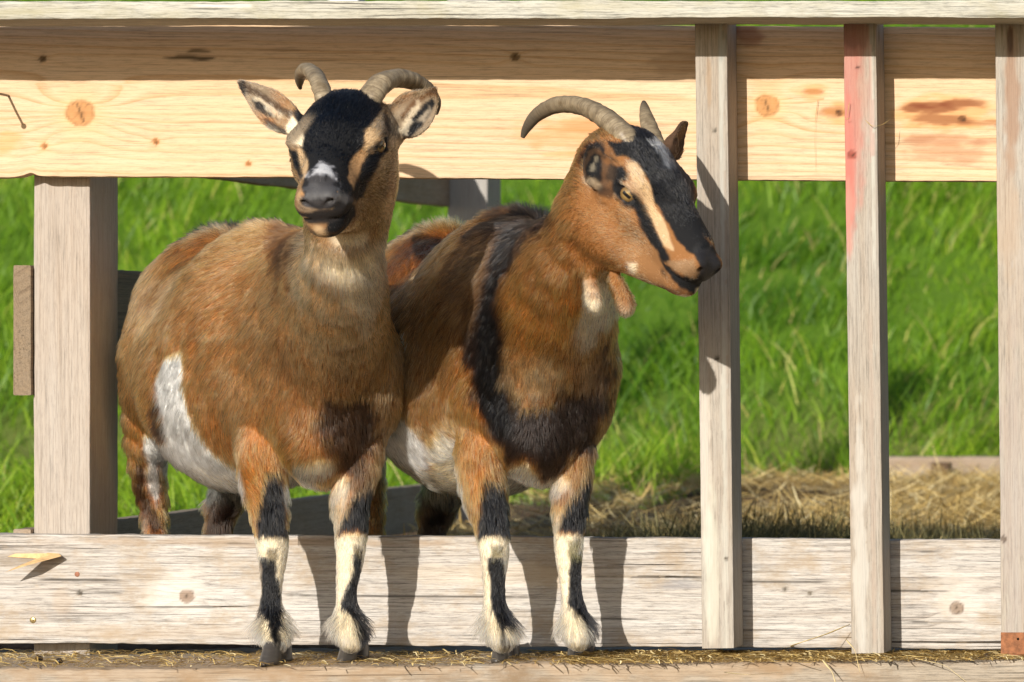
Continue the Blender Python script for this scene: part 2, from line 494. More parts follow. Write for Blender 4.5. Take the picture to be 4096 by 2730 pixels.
# top rail: a plank laid flat on the battens, its front edge seen
rz = (pz(78, -.2235) + 0.0)
def rail_pts(px, y_top, y_bot):
    return
zt_l, zb_l = pz(5, -.2235), pz(80, -.2235); zt_r, zb_r = pz(5, -.2235), pz(69, -.2235)
xr0, xr1 = -1.28, 1.42
me = timber((xr0, -.2235, (zt_l + zb_l) / 2 - .0005), (xr1, -.2235, (zt_r + zb_r) / 2 + .0012), (0, 0, 1), 0.0252, 0.162, M_RAIL, pith=(.2, .03), tilt=(.02, .0), freq=160, step=0.0035, seed=3, bev=.0016, rough=0.0012,
    stains=[(0.18, .004, .12, .006, (.3, .27, .16), .35), (0.62, -.002, .12, .006, (.36, .33, .2), .35), (0.9, .006, .05, .004, (.75, .74, .72), .5), (1.5, .003, .1, .006, (.4, .37, .25), .3)])
obj('top_rail', me, None, (xr0, -.2235, zb_l), label='pale bleached plank laid flat along the top of the fence', cat='fence rail')

# battens ---------------------------------------------------------------
def batten(pxt, pxb, w_px, y_bot, seed, label, knots=(), stains=(), depth=.0825, T=.080, chamf=None, top=71):
    s = (CAMD - depth) / FPX
    xt = CAMX + (pxt + w_px / 2 - VPX) * s; xbm = CAMX + (pxb + w_px / 2 - VPX) * s
    zb = pz(y_bot, -depth); zt = pz(top, -depth)
    W = w_px * s
    root = empty('batten', (xbm, -depth + T / 2, zb), label, 'fence batten', 'upright battens nailed across the fence boards')
    L = zt - zb
    kk = [((pz(ky, -depth) - zb), (kx - (pxt + (pxb - pxt) * (ky - 75) / (y_bot - 75)) - w_px / 2) * s, r, c) for kx, ky, r, c in knots]
    ss = [((pz(ky, -depth) - zb), (kx - (pxt + (pxb - pxt) * (ky - 75) / (y_bot - 75)) - w_px / 2) * s, rl, rw, c, a) for kx, ky, rl, rw, c, a in stains]
    me = timber((xbm, -depth, zb), (xt, -depth, zt), (1, 0, 0), W, T, M_BATT, pith=(.04, .05), tilt=(.01, 0), freq=230, step=.0035, seed=seed, bev=.0015, knots=kk, stains=ss, rough=.0004)
    child('timber', me, root)
    return root
redp = (0.46, 0.15, 0.12)
pal = (.56, .55, .47)
b1 = batten(2779, 2808, 128, 2594, 11, 'upright batten beside the nose of the right goat crossed by the shadow of its head',
    knots=[(2905, 2235, .003, (.1, .08, .06)), (2858, 522, .0022, (.05, .04, .03)), (2868, 1435, .003, (.06, .05, .04))],
    stains=[(2890, 700, .5, .004, (.45, .46, .43), .6), (2900, 2200, .35, .004, (.5, .49, .44), .5), (2905, 1300, .4, .0035, (.33, .27, .22), .5), (2835, 320, .05, .006, (.30, .19, .10), .45), (2850, 2300, .12, .012, pal, .5), (2825, 1900, .2, .01, (.62, .58, .53), .4), (2890, 180, .03, .008, (.12, .14, .15), .5)])
b2 = batten(3373, 3406, 130, 2614, 12, 'middle one of the three right battens, smeared with red paint',
    knots=[(3408, 620, .006, (.28, .07, .05)), (3432, 272, .0025, (.03, .02, .02))],
    stains=[(3400, 470, .19, .020, redp, .5), (3405, 380, .15, .03, redp, .25), (3392, 640, .10, .012, redp, .6), (3396, 780, .07, .012, redp, .6), (3390, 880, .06, .010, (.55, .25, .2), .6), (3430, 130, .03, .03, (.10, .08, .07), .6), (3490, 500, .3, .004, (.52, .53, .48), .5), (3490, 1900, .3, .005, (.36, .28, .23), .4), (3440, 2200, .2, .012, (.54, .53, .5), .5)])
b3 = batten(3980, 4006, 136, 2627, 13, 'rightmost batten at the edge of the fence with a rusty brown foot',
    knots=[(4015, 2157, .005, (.13, .1, .08))],
    stains=[(4045, 400, .10, .014, (.26, .14, .08), .65), (4040, 160, .03, .005, (.05, .03, .03), .8), (4025, 800, .12, .02, (.38, .27, .18), .4), (4050, 2000, .25, .02, (.33, .27, .25), .35), (4075, 2588, .026, .034, (.19, .07, .03), .9), (4060, 1100, .2, .012, (.4, .33, .28), .3)], w_px0=None) if False else batten(3980, 4006, 136, 2627, 13, 'rightmost batten at the edge of the fence with a rusty brown foot',
    knots=[(4015, 2157, .005, (.13, .1, .08))],
    stains=[(4045, 400, .10, .014, (.26, .14, .08), .65), (4040, 160, .03, .005, (.05, .03, .03), .8), (4025, 800, .12, .02, (.38, .27, .18), .4), (4050, 2000, .25, .02, (.33, .27, .25), .35), (4060, 1100, .2, .012, (.4, .33, .28), .3)])
# metal/rusty block at the foot of the third batten
# (a slightly proud patch board)
s_ = (CAMD - .0845) / FPX
xL = CAMX + (4006 - VPX) * s_ - .0012
me = timber((xL + .026, -.0860, pz(2628, -.0855)), (xL + .026, -.0860, pz(2531, -.0855)), (1, 0, 0), .0525, .006, simple_mat('rusty_wood', (.24, .095, .04), .7, .3, 0, .45, 120), step=.004, seed=5, bev=.001)
child('foot_patch', me, b3, label='rusty brown foot')
V, F = disc(P(4072, 2557, -.0863), .002, .0006, 10)
child('nail_hole', mesh_np('hole', V, F, simple_mat('black_hole', (.01, .008, .006), .9, .1)), b3)

# platform plank under the goats --------------------------------------------
zf = -0.012
def edgeY(px):
    return np.interp(px, [-600, 0, 1700, 4096, 5000], [-.352, -.333, -.2775, -.1425, -.09])
pa = P(-500, 0, edgeY(-500)); pb = P(4700, 0, edgeY(4700))
ang = math.atan2(pb[1] - pa[1], pb[0] - pa[0])
axv = np.array([math.cos(ang), math.sin(ang), 0]); bkv = np.array([-math.sin(ang), math.cos(ang), 0])
Lp = (pb[0] - pa[0]) / math.cos(ang) + .1
a0 = np.array([pa[0] - .05, pa[1], zf - .05]); 
me = timber(a0, a0 + axv * Lp, (0, 0, 1), .10, .46, M_FLOOR, pith=(.05, -.1), tilt=(.01, .03), freq=70, step=.0045, seed=7, bev=.006, rough=.003,
    stains=[(.5, .045, .4, .02, (.40, .27, .16), .4), (1.2, .045, .3, .02, (.40, .27, .16), .35)])
obj('sill_plank', me, None, a0, label='muddy timber sill under the hooves, strewn with straw', cat='timber sill')

# ------------------------------------------------------------------ posts and side boards of the pen
def post(pxl, w_px, Y, T, z0, z1, mat, label, seed, knots=(), name='pen_post'):
    s = (CAMD + Y) / FPX
    x = CAMX + (pxl + w_px / 2 - VPX) * s
    me = timber((x, Y, z0), (x + .0005, Y, z1), (1, 0, 0), w_px * s, T, mat, pith=(.04, .01), tilt=(.005, .005), freq=260, step=.005, seed=seed, bev=.002, knots=knots, rough=.0005)
    return obj(name, me, None, (x, Y, z0), label=label, cat='fence post')
XW = P(134, 0, .0415)[0]
fp = post(134, 225, .0415, .141, -.05, .865, M_POST, 'thick square grey post at the left end of the pen', 21)
def side(z0, z1, Y0, Y1, label, seed, mat=M_SIDE, split=None):
    W = z1 - z0
    me = timber((XW - .0004, Y0, (z0 + z1) / 2), (XW - .0004, Y1, (z0 + z1) / 2), (0, 0, 1), W, .026, mat, pith=(.03, .02), freq=120, step=.005, seed=seed, bev=.002, rough=.0012)
    return obj('side_board', me, None, (XW, Y0, z0), label=label, cat='fence board', group='boards along the left side of the pen')
side(pz(1582, .03), pz(1062, .03), .03, 2.74, 'brown side board running back behind the left goat, level with its flank', 31, M_ENDG)
side(pz(2360, .03), pz(2116, .03), .03, 2.74, 'lowest brown side board running back close to the ground', 32)
side(.735, .89, .04, 2.74, 'highest side board slanting away behind the head of the left goat', 33)
post(1789, 160, 2.715, .123, -.02, 1.35, wood_mat('grey_rear_post', (.36, .33, .30), (.3, .26, .22), (.38, .38, .38), .6, .4, .2, .1, .3), 'rear corner post seen between the two goats', 22)
# a whitewashed post further back, its top seen through the gap under the rail
post(1312, 118, 3.9, .07, .0, 1.35, simple_mat('whitewash', (.72, .74, .78), .8, .2), 'whitewashed post standing far behind the head of the left goat', 23)
# low timber edging at the right rear
g = empty('timber_edging', P(3560, 1900, 4.5), 'low brown timber edging the straw at the foot of the grass bank', 'timber edging')
me = timber((P(3480, 0, 4.5)[0], 4.5, (pz(1829, 4.5) + pz(1935, 4.5)) / 2), (1.4, 4.5, (pz(1829, 4.5) + pz(1935, 4.5)) / 2), (0, 0, 1), pz(1829, 4.5) - pz(1935, 4.5), .07, M_SIDE, step=.01, seed=41, bev=.004, rough=.003)
child('timber', me, g)
me = timber((P(3758, 0, 4.395)[0], 4.395, pz(1935, 4.395)), (P(3758, 0, 4.395)[0], 4.395, pz(1853, 4.395)), (1, 0, 0), .044, .06, simple_mat('dark_wood', (.09, .055, .035), .8, .2), step=.01, seed=42, bev=.004, rough=.002)
child('peg', me, g)

# ================================================================== GROUND
def ground_z(x, y):
    y = y / 1.5
    z = 0.0 + 0.125 * sstep(0.5, 3.0, y)
    hill = np.maximum(y - 3.15, 0)
    z = z + 0.40 * hill * sstep(0, 0.5, hill)
    z = np.where(hill > 12, 0.125 + .4 * 12 + (hill - 12) * .05, z)
    z = z - 0.12 * (1 - sstep(.02, .4, y))
    return z
gx = np.concatenate([np.linspace(-150, -9, 12), np.linspace(-8.5, 3.5, 121), np.linspace(4, 150, 12)])
gy = np.concatenate([np.linspace(-60, -2, 10), np.linspace(-1.8, 20, 200), np.linspace(23, 350, 14)])
GX, GY = np.meshgrid(gx, gy, indexing='ij')
pp = np.stack([GX.ravel(), GY.ravel(), 0 * GX.ravel()], 1)
near = 1 - sstep(15, 30, np.abs(pp[:, 1]))
Z = ground_z(pp[:, 0], pp[:, 1]) + near * (0.012 * fbm(pp, 2.2, 3, 3) + .006 * fbm(pp, 9, 4, 2))
n_, m_ = len(gx), len(gy)
ii = np.arange(n_ * m_).reshape(n_, m_)
F = np.stack([ii[:-1, :-1], ii[1:, :-1], ii[1:, 1:], ii[:-1, 1:]], -1).reshape(-1, 4)
m = NT('earth')
tc = m.n('ShaderNodeTexCoord')
n1 = m.noise(tc.outputs['Object'], 1.3, 4, .6); n2 = m.noise(tc.outputs['Object'], 40, 5, .65)
sep0 = m.n('ShaderNodeSeparateXYZ'); m.l(tc.outputs['Object'], sep0.inputs[0])
tn = m.ramp(m.math('MULTIPLY_ADD', sep0.outputs[0], .7, .55, clamp=True), [(.2, 0.), (.6, 1.)])
col = m.mix(m.ramp(n2, [(.3, 0.), (.7, 1.)]), (.075, .048, .03), m.mix(tn, (.20, .135, .085), (.50, .36, .18)))
sep = m.n('ShaderNodeSeparateXYZ'); m.l(tc.outputs['Object'], sep.inputs[0])
gr = m.ramp(m.math('MULTIPLY_ADD', sep.outputs[1], .1667, -.55, clamp=True), [(.2, 0.), (.4, 1.)])
col = m.mix(gr, col, m.mix(n2, (.07, .14, .015), (.14, .26, .02)))
m.principled(col, .95, .1, m.bump(n2, .8, .01))
me = mesh_np('ground', np.stack([pp[:, 0], pp[:, 1], Z], 1), F, m.m)
link(bpy.data.objects.new('ground', me), kind='structure')

# blades (grass, straw) ---------------------------------------------------
def blades(rng, base, length, width, dirx, diry, lean, curl, seg=3):
    """base (n,3); builds tapering ribbons; returns V,F (quads+tip handled as thin quads)"""
    n = len(base)
    t = np.linspace(0, 1, seg + 1)[None, :, None]
    d = np.stack([dirx, diry], 1); d /= np.linalg.norm(d, axis=1)[:, None] + 1e-9
    ang0 = lean[:, None, None] + curl[:, None, None] * t     # angle from vertical along the blade
    step = length[:, None, None] / seg
    h = np.cumsum(np.cos(ang0) * step, 1) - np.cos(ang0) * step
    r = np.cumsum(np.sin(ang0) * step, 1) - np.sin(ang0) * step
    c = base[:, None, :] + np.concatenate([r * d[:, None, :1], r * d[:, None, 1:2], h], 2)
    fa = rng.uniform(0, math.pi, n)
    side = np.stack([np.cos(fa), np.sin(fa), rng.uniform(-.2, .2, n)], 1)
    wv = width[:, None, None] * (1 - t ** 2 * .92) * side[:, None, :] * .5
    V = np.stack([c - wv, c + wv], 2).reshape(-1, 3)      # n,(seg+1),2
    b = (np.arange(n) * (seg + 1) * 2)[:, None] + (np.arange(seg) * 2)[None]
    F = np.stack([b, b + 1, b + 3, b + 2], -1).reshape(-1, 4)
    return V, F

def leaf_mat(name, stops, rough=.5, spec=.35, trans=.35):
    m = NT(name)
    at = m.attr('rnd')
    col = m.ramp(at, stops)
    d = m.n('ShaderNodeBsdfPrincipled')
    m.l(col, d.inputs['Base Color']); d.inputs['Roughness'].default_value = rough; d.inputs['Specular IOR Level'].default_value = spec
    tr = m.n('ShaderNodeBsdfTranslucent'); m.l(col, tr.inputs[0])
    mx = m.n('ShaderNodeMixShader'); mx.inputs[0].default_value = trans
    m.l(d.outputs[0], mx.inputs[1]); m.l(tr.outputs[0], mx.inputs[2]); m.l(mx.outputs[0], m.out.inputs[0])
    return m.m
M_GRASS = leaf_mat('grass_blade', [(0, (.07, .18, .010)), (.4, (.22, .40, .018)), (.8, (.46, .60, .05)), (.93, (.58, .60, .12)), (1, (.68, .54, .25))], .45, .4, .5)
M_STRAW = leaf_mat('straw', [(0, (.14, .09, .035)), (.35, (.42, .28, .09)), (.7, (.72, .53, .20)), (1, (.88, .76, .45))], .5, .4, .2)
M_HAY = leaf_mat('dark_hay', [(0, (.04, .045, .02)), (.5, (.18, .16, .065)), (.85, (.42, .33, .13)), (1, (.65, .52, .24))], .6, .3, .2)

rng = np.random.default_rng(5)
def grass():
    N = 310000
    y = 1.2 + 8.8 * rng.random(N) ** 1.15
    x = rng.uniform(-6.2, 1.6, N)
    # tufting
    p = np.stack([x, y, 0 * x], 1)
    t1 = fbm(p, 1.6, 7, 3); t2 = vnoise(p, 7, 9)
    right = sstep(-1.1, -.6, x)
    start = 3.1 + .25 * t1 + .1 * t2
    start = np.where(x < -1.0, 1.4 + .5 * t1, start)
    start = np.where((x > -1.0) & (x < -.45), 2.2 + .6 * t1, start)
    keep = (y > start) & (rng.random(N) < .62 + .5 * t2)
    # keep what the gaps in the fence could show: generous cone
    x, y, p, t1, t2 = x[keep], y[keep], p[keep], t1[keep], t2[keep]
    n = len(x)
    y = y * 1.5
    z = ground_z(x, y) - .01
    L = (.105 + .08 * t1 + .05 * t2) * rng.uniform(.6, 1.35, n)
    L = np.clip(L, .05, .4) * np.where(x < -1.0, .8, 1.0)
    a = 2.5 * t1 + 1.6 * vnoise(p + 5, 3, 13) + rng.normal(0, 1.25, n) + 1.2
    V, F = blades(rng, np.stack([x, y, z], 1), L, rng.uniform(.003, .0065, n), np.cos(a), np.sin(a) * .6, rng.uniform(.05, .5, n), rng.uniform(.2, 1.5, n) + .25 * t2, 4)
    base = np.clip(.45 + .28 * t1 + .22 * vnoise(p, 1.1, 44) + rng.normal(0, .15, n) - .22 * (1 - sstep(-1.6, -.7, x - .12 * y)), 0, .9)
    # straw-coloured stems, commoner on the right
    dry = rng.random(n) < (.03 + .06 * sstep(-1.4, .5, x))
    rnd = np.where(dry, rng.uniform(.92, 1, n), base)
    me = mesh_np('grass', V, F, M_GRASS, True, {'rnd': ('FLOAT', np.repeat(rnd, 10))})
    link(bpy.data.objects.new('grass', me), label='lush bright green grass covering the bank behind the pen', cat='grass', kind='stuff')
grass()

def litter(name, N, xr, yr, zfun, Lr, wr, mat, label, cat, colf, flat=1.45, spread=.25, dens=None, sd=0):
    r = np.random.default_rng(100 + sd)
    x = r.uniform(*xr, N); y = r.uniform(*yr, N)
    p = np.stack([x, y, 0 * x], 1)
    if dens is not None:
        k = r.random(N) < dens(x, y, p)
        x, y, p = x[k], y[k], p[k]
    n = len(x)
    y = y * 1.5
    z = zfun(x, y)
    a = r.uniform(0, 2 * math.pi, n)
    L = r.uniform(*Lr, n)
    lean = np.clip(r.normal(flat, spread, n), .1, 1.75)
    V, F = blades(r, np.stack([x, y, z + r.uniform(0, .012, n)], 1), L, r.uniform(*wr, n), np.cos(a), np.sin(a), lean, r.normal(0, .35, n), 3)
    me = mesh_np(name, V, F, mat, True, {'rnd': ('FLOAT', np.repeat(colf(r, n), 8))})
    link(bpy.data.objects.new(name, me), label=label, cat=cat, kind='stuff')
def heap_z(x, Y_):
    y = Y_ / 1.5
    c1 = .075 * np.exp(-((x - .08) / .26) ** 2 - ((y - .95) / .25) ** 2)
    c2 = .03 * np.exp(-((x - .65) / .5) ** 2 - ((y - .9) / .4) ** 2)
    return ground_z(x, Y_) + c1 + c2
litter('straw_bedding', 80000, (-.7, 1.4), (.35, 2.75), lambda x, y: ground_z(x, y) + .02 * sstep(.45, 1.8, y), (.04, .13), (.002, .006), M_STRAW, 'golden straw and trampled hay covering the pen floor', 'straw',
       lambda r, n: np.clip(r.normal(.62, .25, n), 0, 1), flat=1.45, spread=.14, dens=lambda x, y, p: np.clip(.35 + .9 * sstep(-.3, .5, x) + .7 * fbm(p, 3, 2, 2), .08, 1), sd=1)
litter('hay_heap', 20000, (-.25, 1.0), (.55, 1.35), heap_z, (.03, .12), (.001, .003), M_HAY, 'dark tangled hay heaped just behind the lower board', 'hay',
       lambda r, n: np.clip(r.normal(.4, .25, n), 0, 1), flat=1.0, spread=.4, sd=2)
# solid core of the heap
hx = np.linspace(-.6, 1.5, 60); hy = np.linspace(.675, 2.4, 40)
HX, HY = np.meshgrid(hx, hy, indexing='ij'); hp = np.stack([HX.ravel(), HY.ravel(), 0 * HX.ravel()], 1)
HZ = heap_z(hp[:, 0], hp[:, 1]) - .012 + .008 * fbm(hp, 12, 4, 3) - .03 * (1 - sstep(.675, .9, hp[:, 1])) - .03 * sstep(2.1, 2.4, hp[:, 1])
ii = np.arange(60 * 40).reshape(60, 40)
F = np.stack([ii[:-1, :-1], ii[1:, :-1], ii[1:, 1:], ii[:-1, 1:]], -1).reshape(-1, 4)
hh = mesh_np('hay_core', np.stack([hp[:, 0], hp[:, 1], HZ], 1), F, simple_mat('hay_mulch', (.45, .34, .17), .95, .1, 0, .6, 60))
link(bpy.data.objects.new('hay_mulch', hh), label='matted brown mulch beneath the dark tangled hay', cat='hay', kind='stuff')

# straw and dirt on the sill --------------------------------------------------
def sill_front(x):
    px = VPX + (x - CAMX) * FPX / (CAMD - .225)
    return edgeY(px)
def chaff(N, xr, seed, Lr, name, label, edge_bias=False):
    r = np.random.default_rng(seed)
    x = r.uniform(*xr, N)
    f = sill_front(x)
    y = f + (0.03 - f) * r.random(N) ** .8
    n = N
    th = r.uniform(0, math.pi, n) * .999
    th = np.where(r.random(n) < .6, r.normal(0, .35, n), th)
    L = r.uniform(*Lr, n)
    c0 = np.stack([x, y, np.full(n, zf + .0015)], 1)
    seg = 3
    t = np.linspace(-.5, .5, seg + 1)
    cur = r.normal(0, .9, n)
    V = []
    w = r.uniform(.0006, .0018, n)
    lift = r.uniform(0, .006, n); tiltz = r.normal(0, .05, n)
    for k in range(seg + 1):
        aa = th + cur * t[k]
        px_ = c0[:, 0] + L * t[k] * np.cos(aa); py_ = c0[:, 1] + L * t[k] * np.sin(aa)
        pz_ = c0[:, 2] + lift * (1 - 4 * t[k] ** 2) + np.abs(tiltz) * L * (t[k] + .5)
        ww = w * (1 - 1.2 * abs(t[k]))
        V.append(np.stack([px_ - np.sin(aa) * ww, py_ + np.cos(aa) * ww, pz_], 1)); V.append(np.stack([px_ + np.sin(aa) * ww, py_ - np.cos(aa) * ww, pz_ + .0006], 1))
    V = np.stack(V, 1).reshape(-1, 3)
    b = (np.arange(n) * (seg + 1) * 2)[:, None] + (np.arange(seg) * 2)[None]
    F = np.stack([b, b + 1, b + 3, b + 2], -1).reshape(-1, 4)
    me = mesh_np(name, V, F, M_STRAW, True, {'rnd': ('FLOAT', np.repeat(np.clip(r.normal(.55, .3, n), 0, 1), (seg + 1) * 2))})
    link(bpy.data.objects.new(name, me), label=label, cat='straw', kind='stuff')
chaff(1300, (-.8, .1), 3, (.008, .045), 'chaff', 'thin scatter of chaff on the sill between the hooves')
chaff(5200, (.1, .95), 4, (.006, .05), 'straw_litter', 'thick litter of broken straw on the sill below the right battens')

# single stalks -----------------------------------------------------------
def stalk(pts, w, label, col=.75, mat=M_STRAW, name='straw_stalk', squash=.35):
    pts = np.array(pts, float)
    m_ = len(pts); t = np.linspace(0, 1, m_)
    tt = np.linspace(0, 1, 14)
    pp_ = np.stack([np.interp(tt, t, pts[:, i]) for i in range(3)], 1)
    pp_[1:-1] = (pp_[:-2] + pp_[1:-1] * 2 + pp_[2:]) / 4
    V, F = tube(pp_, w * (1 - .75 * tt ** 2) * (0.7 + .3 * np.sin(tt * 9)), 5, squash=squash)
    me = mesh_np(name, V, F, mat, True, {'rnd': ('FLOAT', np.full(len(V), col))})
    return obj(name, me, None, pts[0], label=label, cat='straw')
def PG(px, py, z=zf + .003):     # point on the sill under a photo pixel
    Y = (CAMH - z) * FPX / (py - VPY) - CAMD
    return P(px, py, Y)
stalk([PG(560, 2622), PG(620, 2612, zf + .006), PG(700, 2602, zf + .006), PG(775, 2606)], .0035, 'broad yellow straw lying left of the left goat', .7)
stalk([PG(1640, 2637), PG(1760, 2632, zf + .006), PG(1860, 2612, zf + .008), PG(1925, 2598)], .003, 'curved yellow straw between the two goats', .7)
stalk([PG(1530, 2635), PG(1700, 2650, zf + .004), PG(1900, 2655)], .0012, 'thin long stem lying between the two goats', .8)
stalk([PG(2110, 2600), PG(2200, 2607, zf + .005), PG(2260, 2616)], .003, 'short yellow straw between the front hooves of the right goat', .7)
stalk([PG(3140, 2595), P(3190, 2575, -0.1125), P(3300, 2540, -0.0675), P(3400, 2498, -0.0180)], .0026, 'long pale straw leaning up to the foot of the red-smeared batten', .85)
stalk([P(3272, 400, -0.0040), P(3262, 470, -0.0060), P(3258, 560, -0.0060), P(3264, 690, -0.0040)], .0009, 'thin hay stem hanging down the upper board between two battens', .3)
stalk([P(3398, 410, -0.0885), P(3390, 460, -0.0900), P(3382, 480, -0.0945), P(3400, 472, -0.0945)], .0012, 'bent hay stem caught on the red-smeared batten', .5)
stalk([P(3462, 482, -0.0870), P(3490, 508, -0.0930), P(3530, 500, -0.0750), P(3560, 478, -0.0450)], .0009, 'hay wisp caught on the edge of the red-smeared batten', .7)
stalk([PG(2900, 2690, zf), PG(2990, 2700, zf + .01), PG(3130, 2690, zf)], .002, 'pale stalk at the front edge of the sill under the battens', .9)
stalk([P(3290, 2640, -0.1950), P(3330, 2690, -0.2100), P(3350, 2760, -0.2250)], .002, 'stalk hanging over the sill edge below the red-smeared batten', .9)
stalk([P(3640, 2630, -0.1500), P(3780, 2660, -0.1800), P(3880, 2740, -0.1950)], .0017, 'long arching stalk over the sill edge below the right lower board', .9)
stalk([P(3385, 2560, -0.1500), P(3420, 2600, -0.1650), P(3440, 2690, -0.1800)], .0014, 'upright stalk in front of the foot of the red-smeared batten', .85)
# splinter of wood lodged in the lower board on the left
def splinter(pts, name, label, parent=None):
    pts = [np.array(p) for p in pts]
    n = len(pts); c = sum(pts) / n
    V = pts + [p + np.array([0, .002, 0]) for p in pts]
    F = [tuple(range(n)), tuple(range(2 * n - 1, n - 1, -1))] + [(i, i + n, (i + 1) % n + n, (i + 1) % n) for i in range(n)]
    me = mesh_np(name, np.array(V), F, simple_mat('split_wood', (.68, .45, .22), .7, .3, 0, .3, 90), False)
    return obj(name, me, parent, V[0], label=label, cat='splinter')
splinter([P(20, 2290, -0.0450), P(110, 2262, -0.0450), P(245, 2226, -0.0180), P(235, 2215, -0.0030), P(190, 2212, -0.0020), P(140, 2238, -0.0180), P(80, 2262, -0.0330)], 'wood_splinter', 'split-off wooden splinter sticking out of the lower board at the left')
splinter([P(30, 2228, -0.0020), P(160, 2236, -0.0020), P(200, 2214, -0.0020), P(60, 2216, -0.0020)], 'wood_shred', 'flat torn shred of yellow wood behind the splinter on the lower board')
# droppings
M_DROP = simple_mat('dung', (.02, .014, .011), .45, .4, 0, .3, 150)
def pellet(px, py, r, label):
    c = PG(px, py, zf + r * .9)
    u = np.linspace(0, math.pi, 9); v = np.linspace(0, 2 * math.pi, 13)[:-1]
    V = [c + [0, 0, r]]; F = []
    for a in u[1:-1]:
        for bb in v:
            V.append(c + r * np.array([1.15 * math.sin(a) * math.cos(bb), math.sin(a) * math.sin(bb), math.cos(a) * 1.0]) * (1 + .06 * math.sin(3 * bb + a * 4)))
    V.append(c - [0, 0, r])
    for i in range(6):
        for k in range(12):
            F.append((1 + i * 12 + k, 1 + (i + 1) * 12 + k, 1 + (i + 1) * 12 + (k + 1) % 12, 1 + i * 12 + (k + 1) % 12))
    for k in range(12):
        F.append((0, 1 + k, 1 + (k + 1) % 12)); F.append((len(V) - 1, 1 + 72 + (k + 1) % 12, 1 + 72 + k))
    obj('dropping', mesh_np('dropping', np.array(V), F, M_DROP), None, c - [0, 0, r], label=label, cat='dropping', group='dung pellets on the sill')
pellet(304, 2574, .0047, 'largest dung pellet resting against the lower board')
pellet(278, 2580, .0042, 'dung pellet touching the large one at the lower board')
pellet(157, 2636, .0047, 'leftmost dung pellet on the sill')
pellet(236, 2646, .0048, 'dung pellet in the open nearest the front edge of the sill')
pellet(3948, 2627, .0045, 'lone dung pellet by the rightmost batten')
